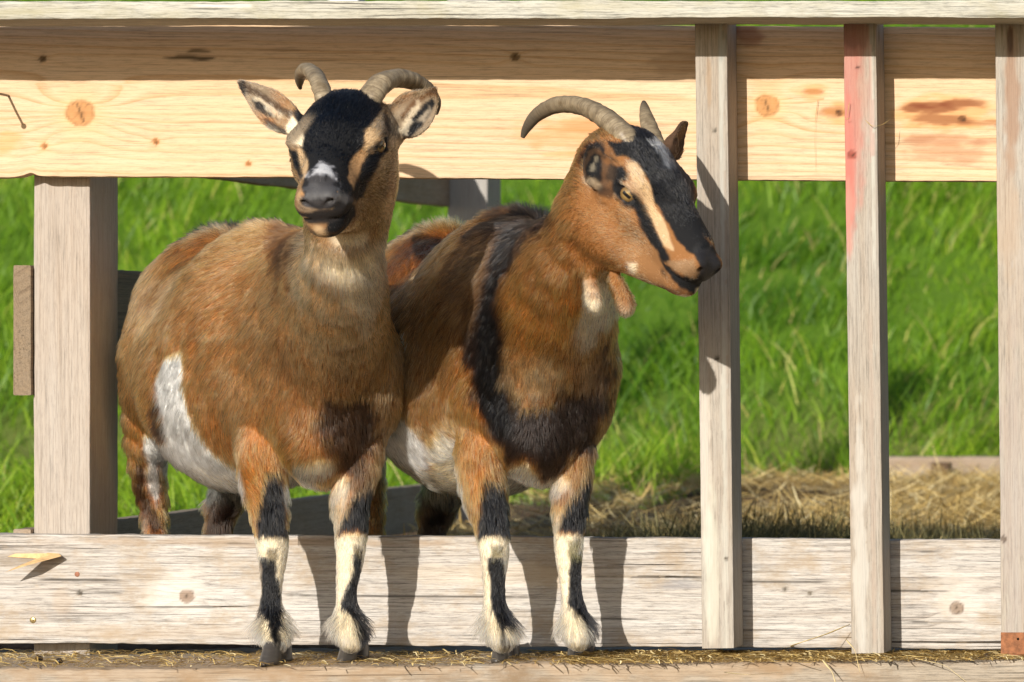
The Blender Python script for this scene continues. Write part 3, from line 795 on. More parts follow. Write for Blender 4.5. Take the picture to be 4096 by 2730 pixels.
# ================================================================== GOATS
HV = 0.0027      # voxel size of the body surface
class SDF:
    def __init__(self):
        self.pr = []
    def rc(self, a, b, ra, rb, k=0.02, sub=False, mir=None):
        a = np.array(a, float); b = np.array(b, float)
        r = max(ra, rb)
        self.pr.append(('rc', (a, b, ra, rb), k, sub, np.minimum(a, b) - r - k - .03, np.maximum(a, b) + r + k + .03))
    def chain(self, pts, k=0.02, smooth=True):
        """pts: list of (vec3, r)"""
        P_ = np.array([p for p, r in pts], float); R_ = np.array([r for p, r in pts], float)
        if smooth and len(pts) > 2:
            n = len(pts); out = []; outr = []
            for i in range(n - 1):
                p0 = P_[max(i - 1, 0)]; p1 = P_[i]; p2 = P_[i + 1]; p3 = P_[min(i + 2, n - 1)]
                r0 = R_[max(i - 1, 0)]; r1 = R_[i]; r2 = R_[i + 1]; r3 = R_[min(i + 2, n - 1)]
                for t in (0, .5):
                    f = lambda a, b, c, d: .5 * ((2 * b) + (-a + c) * t + (2 * a - 5 * b + 4 * c - d) * t * t + (-a + 3 * b - 3 * c + d) * t ** 3)
                    out.append(f(p0, p1, p2, p3)); outr.append(f(r0, r1, r2, r3))
            out.append(P_[-1]); outr.append(R_[-1]); P_ = out; R_ = outr
        for i in range(len(P_) - 1):
            self.rc(P_[i], P_[i + 1], R_[i], R_[i + 1], k if i == 0 else min(k, .006))
    def el(self, c, r, axes=None, k=0.02, sub=False):
        c = np.array(c, float); r = np.array(r, float)
        A = np.eye(3) if axes is None else np.array(axes, float)   # rows = axes
        A = A / np.linalg.norm(A, axis=1)[:, None]
        m = r.max() + k + .03
        self.pr.append(('el', (c, r, A), k, sub, c - m, c + m))
    def fn(self, f, lo, hi, k=0.004, sub=False):
        self.pr.append(('fn', f, k, sub, np.array(lo), np.array(hi)))
    @staticmethod
    def _d(typ, arg, p):
        if typ == 'rc':
            a, b, ra, rb = arg
            ba = b - a; L2 = ba.dot(ba) + 1e-12
            t = np.clip(((p - a) @ ba) / L2, 0, 1)
            q = p - a - t[:, None] * ba
            return np.sqrt((q * q).sum(1)) - (ra + (rb - ra) * t)
        if typ == 'el':
            c, r, A = arg
            q = (p - c) @ A.T
            k0 = np.sqrt(((q / r) ** 2).sum(1)); k1 = np.sqrt(((q / (r * r)) ** 2).sum(1)) + 1e-9
            return k0 * (k0 - 1) / k1
        return arg(p)
    def ev(self, p):
        p = np.asarray(p, dtype=np.float64)
        d = np.full(len(p), 0.5)
        for typ, arg, k, sub, lo, hi in self.pr:
            m = np.all((p > lo) & (p < hi), axis=1)
            ix = np.nonzero(m)[0]
            if len(ix) == 0: continue
            e = self._d(typ, arg, p[ix]); c = d[ix]
            if sub:
                e = -e
                h = np.clip(.5 - .5 * (e - c) / -k, 0, 1) if False else np.maximum(k - np.abs(c - e), 0) / k
                d[ix] = np.maximum(c, e) + h * h * k * .25
            else:
                h = np.maximum(k - np.abs(c - e), 0) / k
                d[ix] = np.minimum(c, e) - h * h * k * .25
        return d
    def mesh(self, h=HV):
        lo = np.min([p[4] for p in self.pr if not p[3]], 0); hi = np.max([p[5] for p in self.pr if not p[3]], 0)
        H = 4 * h
        nc = np.ceil((hi - lo) / H).astype(int) + 1
        ax = [lo[i] + H * (np.arange(nc[i]) + .5) - h * .5 * 1 for i in range(3)]
        G = np.stack(np.meshgrid(*ax, indexing='ij'), -1).reshape(-1, 3)
        dc = self.ev(G)
        near = np.abs(dc) < H * 1.25
        S = np.repeat(np.repeat(np.repeat((dc < 0).reshape(nc), 4, 0), 4, 1), 4, 2)
        D = np.where(S, np.float32(-.1), np.float32(.1))
        base = (np.stack(np.unravel_index(np.nonzero(near)[0], nc), 1) * 4)
        off = np.stack(np.meshgrid(*[np.arange(4)] * 3, indexing='ij'), -1).reshape(-1, 3)
        I = (base[:, None, :] + off[None]).reshape(-1, 3)
        pts = lo + I * h
        dv = np.empty(len(pts))
        for s in range(0, len(pts), 400000):
            dv[s:s + 400000] = self.ev(pts[s:s + 400000])
        D[I[:, 0], I[:, 1], I[:, 2]] = dv
        S = D < 0
        a = S[:-1, :-1, :-1]
        al = a.copy(); an = a.copy()
        for dx in (0, 1):
            for dy in (0, 1):
                for dz in (0, 1):
                    s_ = S[dx:S.shape[0] - 1 + dx, dy:S.shape[1] - 1 + dy, dz:S.shape[2] - 1 + dz]
                    al &= s_; an |= s_
        act = an & ~al
        ci = np.stack(np.nonzero(act), 1)
        vid = np.full(act.shape, -1, np.int32); vid[act] = np.arange(len(ci))
        acc = np.zeros((len(ci), 3)); cnt = np.zeros(len(ci))
        cor = [(x, y, z) for x in (0, 1) for y in (0, 1) for z in (0, 1)]
        vals = {c: D[ci[:, 0] + c[0], ci[:, 1] + c[1], ci[:, 2] + c[2]].astype(float) for c in cor}
        for c1 in cor:
            for axx in range(3):
                if c1[axx]: continue
                c2 = list(c1); c2[axx] = 1; c2 = tuple(c2)
                v1, v2 = vals[c1], vals[c2]
                cr = (v1 < 0) != (v2 < 0)
                t = np.where(cr, v1 / (v1 - v2 + 1e-12), 0)
                pos = np.array(c1, float)[None] + 0 * acc
                pos[:, axx] += t
                acc += pos * cr[:, None]; cnt += cr
        V = lo + (ci + acc / np.maximum(cnt, 1)[:, None]) * h
        F = []
        for axx in range(3):
            o1, o2 = [(1, 2), (2, 0), (0, 1)][axx]
            sl = [slice(None)] * 3; s2 = [slice(None)] * 3
            sl[axx] = slice(0, -1); s2[axx] = slice(1, None)
            A = S[tuple(sl)]; B = S[tuple(s2)]
            e = np.stack(np.nonzero(A != B), 1)
            ok = (e[:, o1] > 0) & (e[:, o2] > 0) & (e[:, o1] < act.shape[o1]) & (e[:, o2] < act.shape[o2])
            e = e[ok]
            u1 = np.zeros(3, int); u1[o1] = 1; u2 = np.zeros(3, int); u2[o2] = 1
            q = [e - u1 - u2, e - u2, e, e - u1]
            f = np.stack([vid[x[:, 0], x[:, 1], x[:, 2]] for x in q], 1)
            inside = S[e[:, 0], e[:, 1], e[:, 2]]
            f = np.where(inside[:, None], f, f[:, ::-1])
            F.append(f[(f >= 0).all(1)])
        F = np.concatenate(F)
        for it in range(2):
            d0, g = self.grad(V)
            V = V - np.clip(d0, -h * .5, h * .5)[:, None] * g
        d0, g = self.grad(V, h * .6)
        return V, F, g
    def grad(self, V, e=None):
        e = e or 0.0008
        d0 = self.ev(V); g = np.empty_like(V)
        for i in range(3):
            o = np.zeros(3); o[i] = e
            g[:, i] = (self.ev(V + o) - self.ev(V - o)) / (2 * e)
        g /= np.linalg.norm(g, axis=1)[:, None] + 1e-9
        return d0, g

def ym(Y):
    return -.195 + (Y + .13) * (.6 if Y > -.13 else 1.5)
def R(x, y, Y):
    return Q(x, y, ym(Y))
def G(x, y, Y, r):
    """point and radius from photo measurements (2353-px-wide frame)"""
    return (R(x, y, Y), r * qs(ym(Y)))

def nrm(v): 
    v = np.array(v, float); return v / np.linalg.norm(v)

class Head:
    def __init__(self, mid, fh, pitch, roll=0.0, scale=1.0):
        self.o = np.array(mid, float)
        f = np.array([fh[0], fh[1], 0.0]); f /= np.linalg.norm(f)
        cp, sp = math.cos(pitch), math.sin(pitch)
        self.f = f * cp + np.array([0, 0, -1]) * sp
        r = np.cross([0, 0, 1], f)      # screen-right when f faces the camera
        r = np.cross(np.array([0,0,1.0]), f); r /= np.linalg.norm(r)
        if r[0] < 0: r = -r
        self.r = r
        u = np.cross(r, self.f); 
        if u[2] < 0: u = -u
        self.u = u / np.linalg.norm(u)
        if roll:
            c, s = math.cos(roll), math.sin(roll)
            self.r, self.u = self.r * c + self.u * s, self.u * c - self.r * s
        self.s = scale
    def __call__(self, x, y, z):
        return self.o + self.s * (x * self.r + y * self.f + z * self.u)
    def ax(self): return [self.r, self.f, self.u]
    def dir(self, x, y, z): return nrm(x * self.r + y * self.f + z * self.u)

def build_head(S, H, long=1.0, jaw=0.0):
    s = H.s; A = H.ax()
    def el(c, r, k, sub=False, A_=A): S.el(H(*c), np.array(r) * s, A_, k * s, sub)
    def rc(a, b, ra, rb, k): S.rc(H(*a), H(*b), ra * s, rb * s, k * s)
    el((0, -.045, -.006), (.054, .060, .050), .03)          # cranium
    el((0, -.002, .014), (.045, .050, .028), .02)          # forehead
    for q in (-1, 1):
        el((q * .041, .004, .012), (.021, .030, .015), .016)   # brow over the eye
        el((q * .036, .022, -.016), (.020, .036, .020), .02)   # cheek bone
        el((q * .029, -.014, -.056 - jaw * .8), (.028, .048, .044), .03)  # jaw muscle
    rc((0, .020, .000), (0, .105 * long, -.008), .036, .026, .02)   # bridge of the nose
    rc((0, .015, -.028), (0, .112 * long, -.030), .040, .028, .02)
    rc((0, -.005, -.074 - jaw), (0, .106 * long, -.055 - jaw * .25), .034, .021, .024)        # lower jaw
    for q in (-1, 1):
        rc((q * .013, .085 * long, -.027), (q * .0165, .122 * long, -.0265), .0215, .0170, .012)   # upper lip
        el((q * .0135, .133 * long, -.013), (.0145, .014, .0125), .008)                # nostril wing
    el((0, .124 * long, -.022), (.022, .020, .019), .012)
    el((0, .118 * long, -.0545 - jaw * .2), (.023, .023, .0160), .010)      # chin
    # nostrils, mouth line, eye sockets
    for q in (-1, 1):
        S.rc(H(q * .0052, .150 * long, -.0235), H(q * .0150, .1465 * long, -.0160), .0022 * s, .0032 * s, .003, True)
        S.rc(H(q * .0150, .1465 * long, -.0160), H(q * .0225, .134 * long, -.0095), .0032 * s, .0024 * s, .003, True)
        S.rc(H(q * .0, .152 * long, -.0415), H(q * .024, .128 * long, -.0440), .0018 * s, .0018 * s, .003, True)
        S.rc(H(q * .024, .128 * long, -.0440), H(q * .040, .086 * long, -.040), .0018 * s, .0010 * s, .003, True)
        for (z0, z1, rr) in ((.004, .0116, .0044), (-.004, -.0098, .0036)):      # upper and lower lid
            S.rc(H(q * .0525, -.0115, z0 * .5), H(q * .0590, .002, z1), rr * s, rr * s, .004)
            S.rc(H(q * .0590, .002, z1), H(q * .0560, .018, z1 * .9), rr * s, rr * s, .004)
            S.rc(H(q * .0560, .018, z1 * .9), H(q * .0465, .031, z0 * .3), rr * s, rr * s, .004)
        S.el(H(q * .0585, .010, .001), np.array([.0095, .0160, .0088]) * s, A, .006, True)
    S.rc(H(0, .153 * long, -.024), H(0, .149 * long, -.040), .0015, .0015, .002, True)

def ear(S, base, tip, open_dir, width, cup, k=0.012, thick=.0034, curl=0.0):
    """leaf-shaped cupped shell"""
    base = np.array(base); tip = np.array(tip)
    L = np.linalg.norm(tip - base); e = (tip - base) / L
    o = nrm(np.array(open_dir) - e * np.dot(open_dir, e))
    w = np.cross(e, o)
    def f(p):
        q = p - base
        a = q @ e; b = q @ w; c = q @ o
        t = np.clip(a / L, 0, 1)
        hw = width * .5 * np.sin(np.pi * np.clip(t, 0, 1) ** .75 * .93 + .20) ** .8 * (1 - .10 * t) + .001
        cd = cup * (1 - .55 * t)
        c2 = c - cd * (b / (width * .5)) ** 2 - curl * np.maximum(t - .5, 0) ** 2 + .004
        th = thick * (1 - .35 * t)
        d1 = np.abs(c2) - th
        d2 = np.abs(b) - hw
        d3 = np.maximum(a - L, -a - .012)
        return np.maximum(np.maximum(d1 * .8, d2 * .75), d3)
    m = L + .03
    S.fn(f, base - m, base + m, k)
    S.rc(base - e * .012, base + e * .018, width * .20, width * .22, .015)
    # hollow of the ear
    S.rc(base + e * .012 + o * .014, base + e * .045 + o * .012, width * .11, width * .10, .006, True)

def horn_mesh(pts, rad, n=22, seg=90, ridge=.10, seed=0, flat=.78, side=None):
    P_ = np.array(pts, float); R_ = np.array(rad, float)
    m = len(P_)
    T = np.linspace(0, m - 1, seg)
    out = []; rr = []
    for t in T:
        i = min(int(t), m - 2); u = t - i
        p0 = P_[max(i - 1, 0)]; p1 = P_[i]; p2 = P_[i + 1]; p3 = P_[min(i + 2, m - 1)]
        r0 = R_[max(i - 1, 0)]; r1 = R_[i]; r2 = R_[i + 1]; r3 = R_[min(i + 2, m - 1)]
        f = lambda a, b, c, d: .5 * ((2 * b) + (-a + c) * u + (2 * a - 5 * b + 4 * c - d) * u * u + (-a + 3 * b - 3 * c + d) * u ** 3)
        out.append(f(p0, p1, p2, p3)); rr.append(max(f(r0, r1, r2, r3), .0006))
    out = np.array(out); rr = np.array(rr)
    sl = np.concatenate([[0], np.cumsum(np.linalg.norm(np.diff(out, axis=0), axis=1))])
    # growth rings: irregular bumps along the horn
    pv = np.stack([sl * 1.0, 0 * sl, 0 * sl], 1)
    rg = np.maximum(0, vnoise(pv, 170, seed)) * .8 + .6 * np.abs(vnoise(pv, 60, seed + 3))
    rr2 = rr * (1 + ridge * (rg - .4) * np.clip(1.15 - np.linspace(0, 1, seg), 0, 1))
    V, F = tube(out, rr2, n, squash=flat)
    nz = fbm(V, 130, seed + 9, 3) * 1.5
    ctr = np.repeat(out, n, 0)
    V = ctr + (V - ctr) * (1 + .045 * nz[:, None])
    t = np.repeat(sl / sl[-1], n)
    me = mesh_np('horn', V, F, M_HORN, True, {'hl': ('FLOAT', t), 'hs': ('FLOAT', np.repeat(sl, n))})
    return me

def horn_mat():
    m = NT('horn')
    t = m.attr('hl'); s = m.attr('hs')
    tc = m.n('ShaderNodeTexCoord')
    n1 = m.noise(tc.outputs['Object'], 70, 5, .65); n3 = m.noise(tc.outputs['Object'], 350, 4, .6)
    rv = m.n('ShaderNodeCombineXYZ'); m.l(m.math('ADD', s, m.math('MULTIPLY', n1, .006)), rv.inputs[0])
    n2 = m.noise(rv.outputs[0], 420, 2, .6)
    c = m.mix(m.ramp(n1, [(.3, 0.), (.7, 1.)]), (.13, .095, .055), (.37, .30, .20))
    c = m.mix(m.ramp(n2, [(.35, .8), (.55, 0.)]), c, (.11, .08, .05))
    tip = m.ramp(m.math('ADD', t, m.math('MULTIPLY', m.math('SUBTRACT', n1, .5), .35)), [(.62, 0.), (.95, 1.)])
    c = m.mix(m.math('MULTIPLY', tip, .85), c, (.055, .045, .038))
    h = m.math('ADD', m.math('MULTIPLY', n2, .6), m.math('MULTIPLY', n3, .5))
    m.principled(c, .48, .45, m.bump(h, .5, .0012))
    return m.m
M_HORN = horn_mat()

def hoof_mat():
    m = NT('hoof')
    tc = m.n('ShaderNodeTexCoord')
    n1 = m.noise(m.scalev(tc.outputs['Object'], (1, 1, 5)), 60, 4, .6)
    c = m.mix(n1, (.018, .017, .018), (.085, .075, .065))
    m.principled(c, .35, .5, m.bump(n1, .4, .001))
    return m.m
M_HOOF = hoof_mat()

def claw(c, fwd, side, w, l, h, mat):
    """one half of a cloven hoof; c = centre of its sole"""
    n = 18; lv = 9
    up = np.array([0, 0, 1.0])
    V = []; F = []
    for j in range(lv):
        t = j / (lv - 1)
        z = h * t
        sc = 1.0 - .20 * t if t < .9 else .72
        back = -.32 * l * t
        if j == 0: sc = .93
        for i in range(n):
            a = 2 * math.pi * i / n
            ca, sa = math.cos(a), math.sin(a)
            # pointed toe
            rx = .5 * l * (1.0 if ca < 0 else 1.12) * (1 - .35 * t)
            ry = .5 * w * (1 - .22 * max(ca, 0) ** 2)
            if sa * 1.0 > 0: ry *= .86
            V.append(np.array(c) + fwd * (rx * ca * sc + back) + side * (ry * sa * sc) + up * z * (1 + .25 * min(0, ca)))
    for j in range(lv - 1):
        for i in range(n):
            F.append((j * n + i, j * n + (i + 1) % n, (j + 1) * n + (i + 1) % n, (j + 1) * n + i))
    F.append(tuple(range(n - 1, -1, -1))); F.append(tuple((lv - 1) * n + i for i in range(n)))
    return mesh_np('hoof', np.array(V), F, mat)

def eye_mat():
    m = NT('goat_eye')
    at = m.n('ShaderNodeAttribute', attribute_name='el')     # x: along slit, y: up, in eye radii
    sp = m.n('ShaderNodeSeparateXYZ'); m.l(at.outputs['Vector'], sp.inputs[0])
    rr = m.math('SQRT', m.math('ADD', m.math('POWER', sp.outputs[0], 2.0), m.math('POWER', sp.outputs[1], 2.0)))
    slit = m.math('MULTIPLY', m.ramp(m.math('ABSOLUTE', sp.outputs[1]), [(.13, 1.), (.18, 0.)]), m.ramp(m.math('ABSOLUTE', sp.outputs[0]), [(.40, 1.), (.48, 0.)]))
    c = m.mix(m.ramp(rr, [(.2, 0.), (.62, 1.)]), (.30, .20, .075), (.17, .10, .035))
    c = m.mix(m.ramp(rr, [(.66, 0.), (.74, 1.)]), c, (.02, .013, .01))
    c = m.mix(slit, c, (.006, .006, .008))
    m.principled(c, .08, .6, None, **{'Coat Weight': 1.0, 'Coat Roughness': .03})
    return m.m
M_EYE = eye_mat()
def eyeball(c, out, slit, r):
    """out = direction the eye looks; slit = pupil direction"""
    out = nrm(out); slit = nrm(np.array(slit) - out * np.dot(slit, out)); up = np.cross(out, slit)
    V = []; F = []; E = []
    nu, nv = 16, 28
    for i in range(nu + 1):
        a = math.pi * i / nu
        for k in range(nv):
            b = 2 * math.pi * k / nv
            d = out * math.cos(a) + (slit * math.cos(b) + up * math.sin(b)) * math.sin(a)
            V.append(np.array(c) + d * r)
            E.append((math.sin(a) * math.cos(b) if a < 1.6 else 1, math.sin(a) * math.sin(b) if a < 1.6 else 1, 0))
    for i in range(nu):
        for k in range(nv):
            F.append((i * nv + k, (i + 1) * nv + k, (i + 1) * nv + (k + 1) % nv, i * nv + (k + 1) % nv))
    return mesh_np('eye', np.array(V), F, M_EYE, True, {'el': ('FLOAT_VECTOR', np.array(E))})

# ------------------------------------------------------------------ coat
def skin_mat():
    m = NT('goat_skin')
    c = m.n('ShaderNodeAttribute', attribute_name='col')
    n1 = m.noise(m.n('ShaderNodeTexCoord').outputs['Object'], 500, 3, .6)
    nf = m.attr('naked')
    sx = m.n('ShaderNodeSeparateColor'); m.l(c.outputs['Color'], sx.inputs[0])
    kd = m.mix(m.ramp(sx.outputs[2], [(.12, 0.), (.5, 1.)]), (.58, .57, .60), (.85, .85, .85))
    k = m.mix(nf, kd, (1, 1, 1))
    cc = m.mix(1.0, c.outputs['Color'], k, 'MULTIPLY')
    rough = m.math('MULTIPLY_ADD', nf, -.36, .85)
    m.principled(cc, rough, .35, m.bump(n1, .7, .0012))
    return m.m
M_SKIN = skin_mat()
def fur_mat():
    m = NT('goat_fur')
    c = m.n('ShaderNodeAttribute', attribute_name='hcol')
    hi = m.n('ShaderNodeHairInfo')
    hb = m.n('ShaderNodeBsdfHairPrincipled')
    hb.parametrization = 'COLOR'
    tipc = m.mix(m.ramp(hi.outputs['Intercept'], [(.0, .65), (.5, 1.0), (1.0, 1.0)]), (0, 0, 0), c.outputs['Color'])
    m.l(tipc, hb.inputs['Color'])
    hb.inputs['Roughness'].default_value = .30
    hb.inputs['Radial Roughness'].default_value = .38
    hb.inputs['Coat'].default_value = .0
    hb.inputs['IOR'].default_value = 1.45
    m.l(hb.outputs[0], m.out.inputs[0])
    return m.m
M_FUR = fur_mat()

COL = dict(br=(.50, .208, .060), rust=(.50, .190, .040), tan=(.70, .48, .26), cream=(.88, .76, .55), white=(.97, .97, .96), bk=(.005, .0055, .0075),
           dk=(.085, .05, .028), db=(.20, .10, .04), lt=(.62, .36, .16), pink=(.60, .38, .25), grey=(.12, .11, .105), nose=(.017, .016, .018))

class Coat:
    def __init__(self, V, F, N, origin_cam=np.array([CAMX, -CAMD, CAMH])):
        self.V, self.F, self.N = V, F, N
        self.bvh = BVHTree.FromPolygons([tuple(v) for v in V.tolist()], [tuple(f) for f in F.tolist()])
        self.cam = origin_cam
        n = len(V)
        self.col = np.tile(np.array(COL['br']), (n, 1)).astype(float)
        self.len = np.full(n, .016); self.lift = np.full(n, .21); self.dens = np.ones(n); self.naked = np.zeros(n)
        self.flow = []
        self.nz = fbm(V, 55, 3, 3); self.nf = fbm(V, 160, 8, 2)
    def hit(self, x, y):
        if isinstance(x, (tuple, list, np.ndarray)): return np.array(x)
        d = Q(x, y, 0) - self.cam; d /= np.linalg.norm(d)
        h = self.bvh.ray_cast(Vector(self.cam), Vector(d), 20)
        if h[0] is None:
            # nearest surface point to the ray
            best = None
            for t in np.linspace(6.9, 8.9, 60):
                q = self.cam + d * t
                r = self.bvh.find_nearest(Vector(q))
                if best is None or r[3] < best[0]: best = (r[3], q)
            return best[1]
        return np.array(h[0])
    def pts(self, P_):
        out = []
        for p in P_:
            out.append(self.hit(p[0], p[1]) if len(p) == 2 else np.array(p, float))
        return np.array(out)
    def dist(self, A):
        if len(A) == 1:
            return np.linalg.norm(self.V - A[0], axis=1)
        d = np.full(len(self.V), 9.0)
        for i in range(len(A) - 1):
            ba = A[i + 1] - A[i]; L2 = ba.dot(ba) + 1e-12
            t = np.clip(((self.V - A[i]) @ ba) / L2, 0, 1)
            d = np.minimum(d, np.linalg.norm(self.V - A[i] - t[:, None] * ba, axis=1))
        return d
    def mask(self, P_, r, soft=.35, rag=.25, radii=None):
        """stroke through the photo points P_ (2353 frame), radius r in those pixels; ragged edge"""
        A = self.pts(P_)
        R = r * .000645
        if radii is not None and len(A) > 1:
            d = np.full(len(self.V), 9.0)
            for i in range(len(A) - 1):
                ba = A[i + 1] - A[i]; L2 = ba.dot(ba) + 1e-12
                t = np.clip(((self.V - A[i]) @ ba) / L2, 0, 1)
                rr = (radii[i] + (radii[i + 1] - radii[i]) * t) * .000645
                d = np.minimum(d, np.linalg.norm(self.V - A[i] - t[:, None] * ba, axis=1) / rr)
        else:
            d = self.dist(A) / R
        d = d + rag * (self.nz * .8 + self.nf * .4)
        return 1 - sstep(1 - soft, 1 + soft, d)
    def paint(self, P_, r, c, a=1.0, soft=.35, rag=.25, radii=None, cond=None):
        m = self.mask(P_, r, soft, rag, radii) * a
        if cond is not None: m = m * cond
        c = np.array(COL[c] if isinstance(c, str) else c)
        self.col = self.col * (1 - m[:, None]) + c * m[:, None]
    def poly(self, pts, c, a=1.0, soft=3.0, rag=6.0, depth=.07, shift=None):
        """patch of coat: outline anchored on the hide, filled on the skin near those anchors"""
        A = self.pts(pts)
        ce = A.mean(0)
        n = self.cam - ce; n /= np.linalg.norm(n)
        u = nrm(np.cross([0, 0, 1.0], n)); v = np.cross(n, u)
        B = np.stack([(A - ce) @ u, (A - ce) @ v], 1) / .000645
        rel = self.V - ce
        X = np.stack([rel @ u, rel @ v], 1) / .000645
        sel = np.nonzero((np.abs(X[:, 0]) < np.abs(B[:, 0]).max() + 30) & (np.abs(X[:, 1]) < np.abs(B[:, 1]).max() + 30))[0]
        if len(sel) == 0: return
        p = X[sel]
        d = np.full(len(p), 1e9); ins = np.zeros(len(p), bool)
        m_ = len(B)
        for i in range(m_):
            a0 = B[i]; b0 = B[(i + 1) % m_]
            e = b0 - a0; t = np.clip(((p - a0) @ e) / (e.dot(e) + 1e-9), 0, 1)
            d = np.minimum(d, np.hypot(p[:, 0] - a0[0] - t * e[0], p[:, 1] - a0[1] - t * e[1]))
            cr = ((a0[1] > p[:, 1]) != (b0[1] > p[:, 1]))
            xx = a0[0] + (p[:, 1] - a0[1]) * e[0] / (e[1] if abs(e[1]) > 1e-9 else 1e-9)
            ins ^= cr & (p[:, 0] < xx)
        sd = np.where(ins, d, -d) + rag * (self.nz[sel] * .9 + self.nf[sel] * .6)
        zr = (rel @ n)[sel]; lo_, hi_ = ((A - ce) @ n).min(), ((A - ce) @ n).max()
        m = sstep(-soft, soft, sd) * a * ((zr > lo_ - depth) & (zr < hi_ + depth)) * sstep(-.6, -.3, self.N[sel] @ n)
        c = np.array(COL[c] if isinstance(c, str) else c)
        self.col[sel] = self.col[sel] * (1 - m[:, None]) + c * m[:, None]
    def setf(self, name, P_, r, v, soft=.4, radii=None, cond=None):
        m = self.mask(P_, r, soft, .05, radii)
        if cond is not None: m = m * cond
        arr = getattr(self, name)
        setattr(self, name, arr * (1 - m) + v * m)
    def fl(self, p, q, w=1.0):
        """comb: hair at p points towards q (photo points or world points)"""
        a = self.pts([p])[0]; b = self.pts([q])[0]
        self.flow.append((a, nrm(b - a), w))
    def flw(self, p, d, w=1.0):
        self.flow.append((np.array(p, float), nrm(d), w))
    def field(self):
        A = np.array([f[0] for f in self.flow]); D = np.array([f[1] for f in self.flow]); W = np.array([f[2] for f in self.flow])
        out = np.zeros_like(self.V)
        for s in range(0, len(self.V), 20000):
            v = self.V[s:s + 20000]
            d2 = ((v[:, None, :] - A[None]) ** 2).sum(-1)
            w = W / (d2 + .0004) ** 1.6
            out[s:s + 20000] = (w[:, :, None] * D[None]).sum(1)
        out -= self.N * (out * self.N).sum(1)[:, None]
        out /= np.linalg.norm(out, axis=1)[:, None] + 1e-9
        return out

def smooth_attr(F, a, n, it=2):
    e = np.concatenate([F[:, [0, 1]], F[:, [1, 2]], F[:, [2, 3]], F[:, [3, 0]]])
    for _ in range(it):
        acc = a.copy(); cnt = np.ones(n)
        np.add.at(acc, e[:, 0], a[e[:, 1]]); np.add.at(cnt, e[:, 0], 1)
        a = acc / (cnt[:, None] if a.ndim == 2 else cnt)
    return a

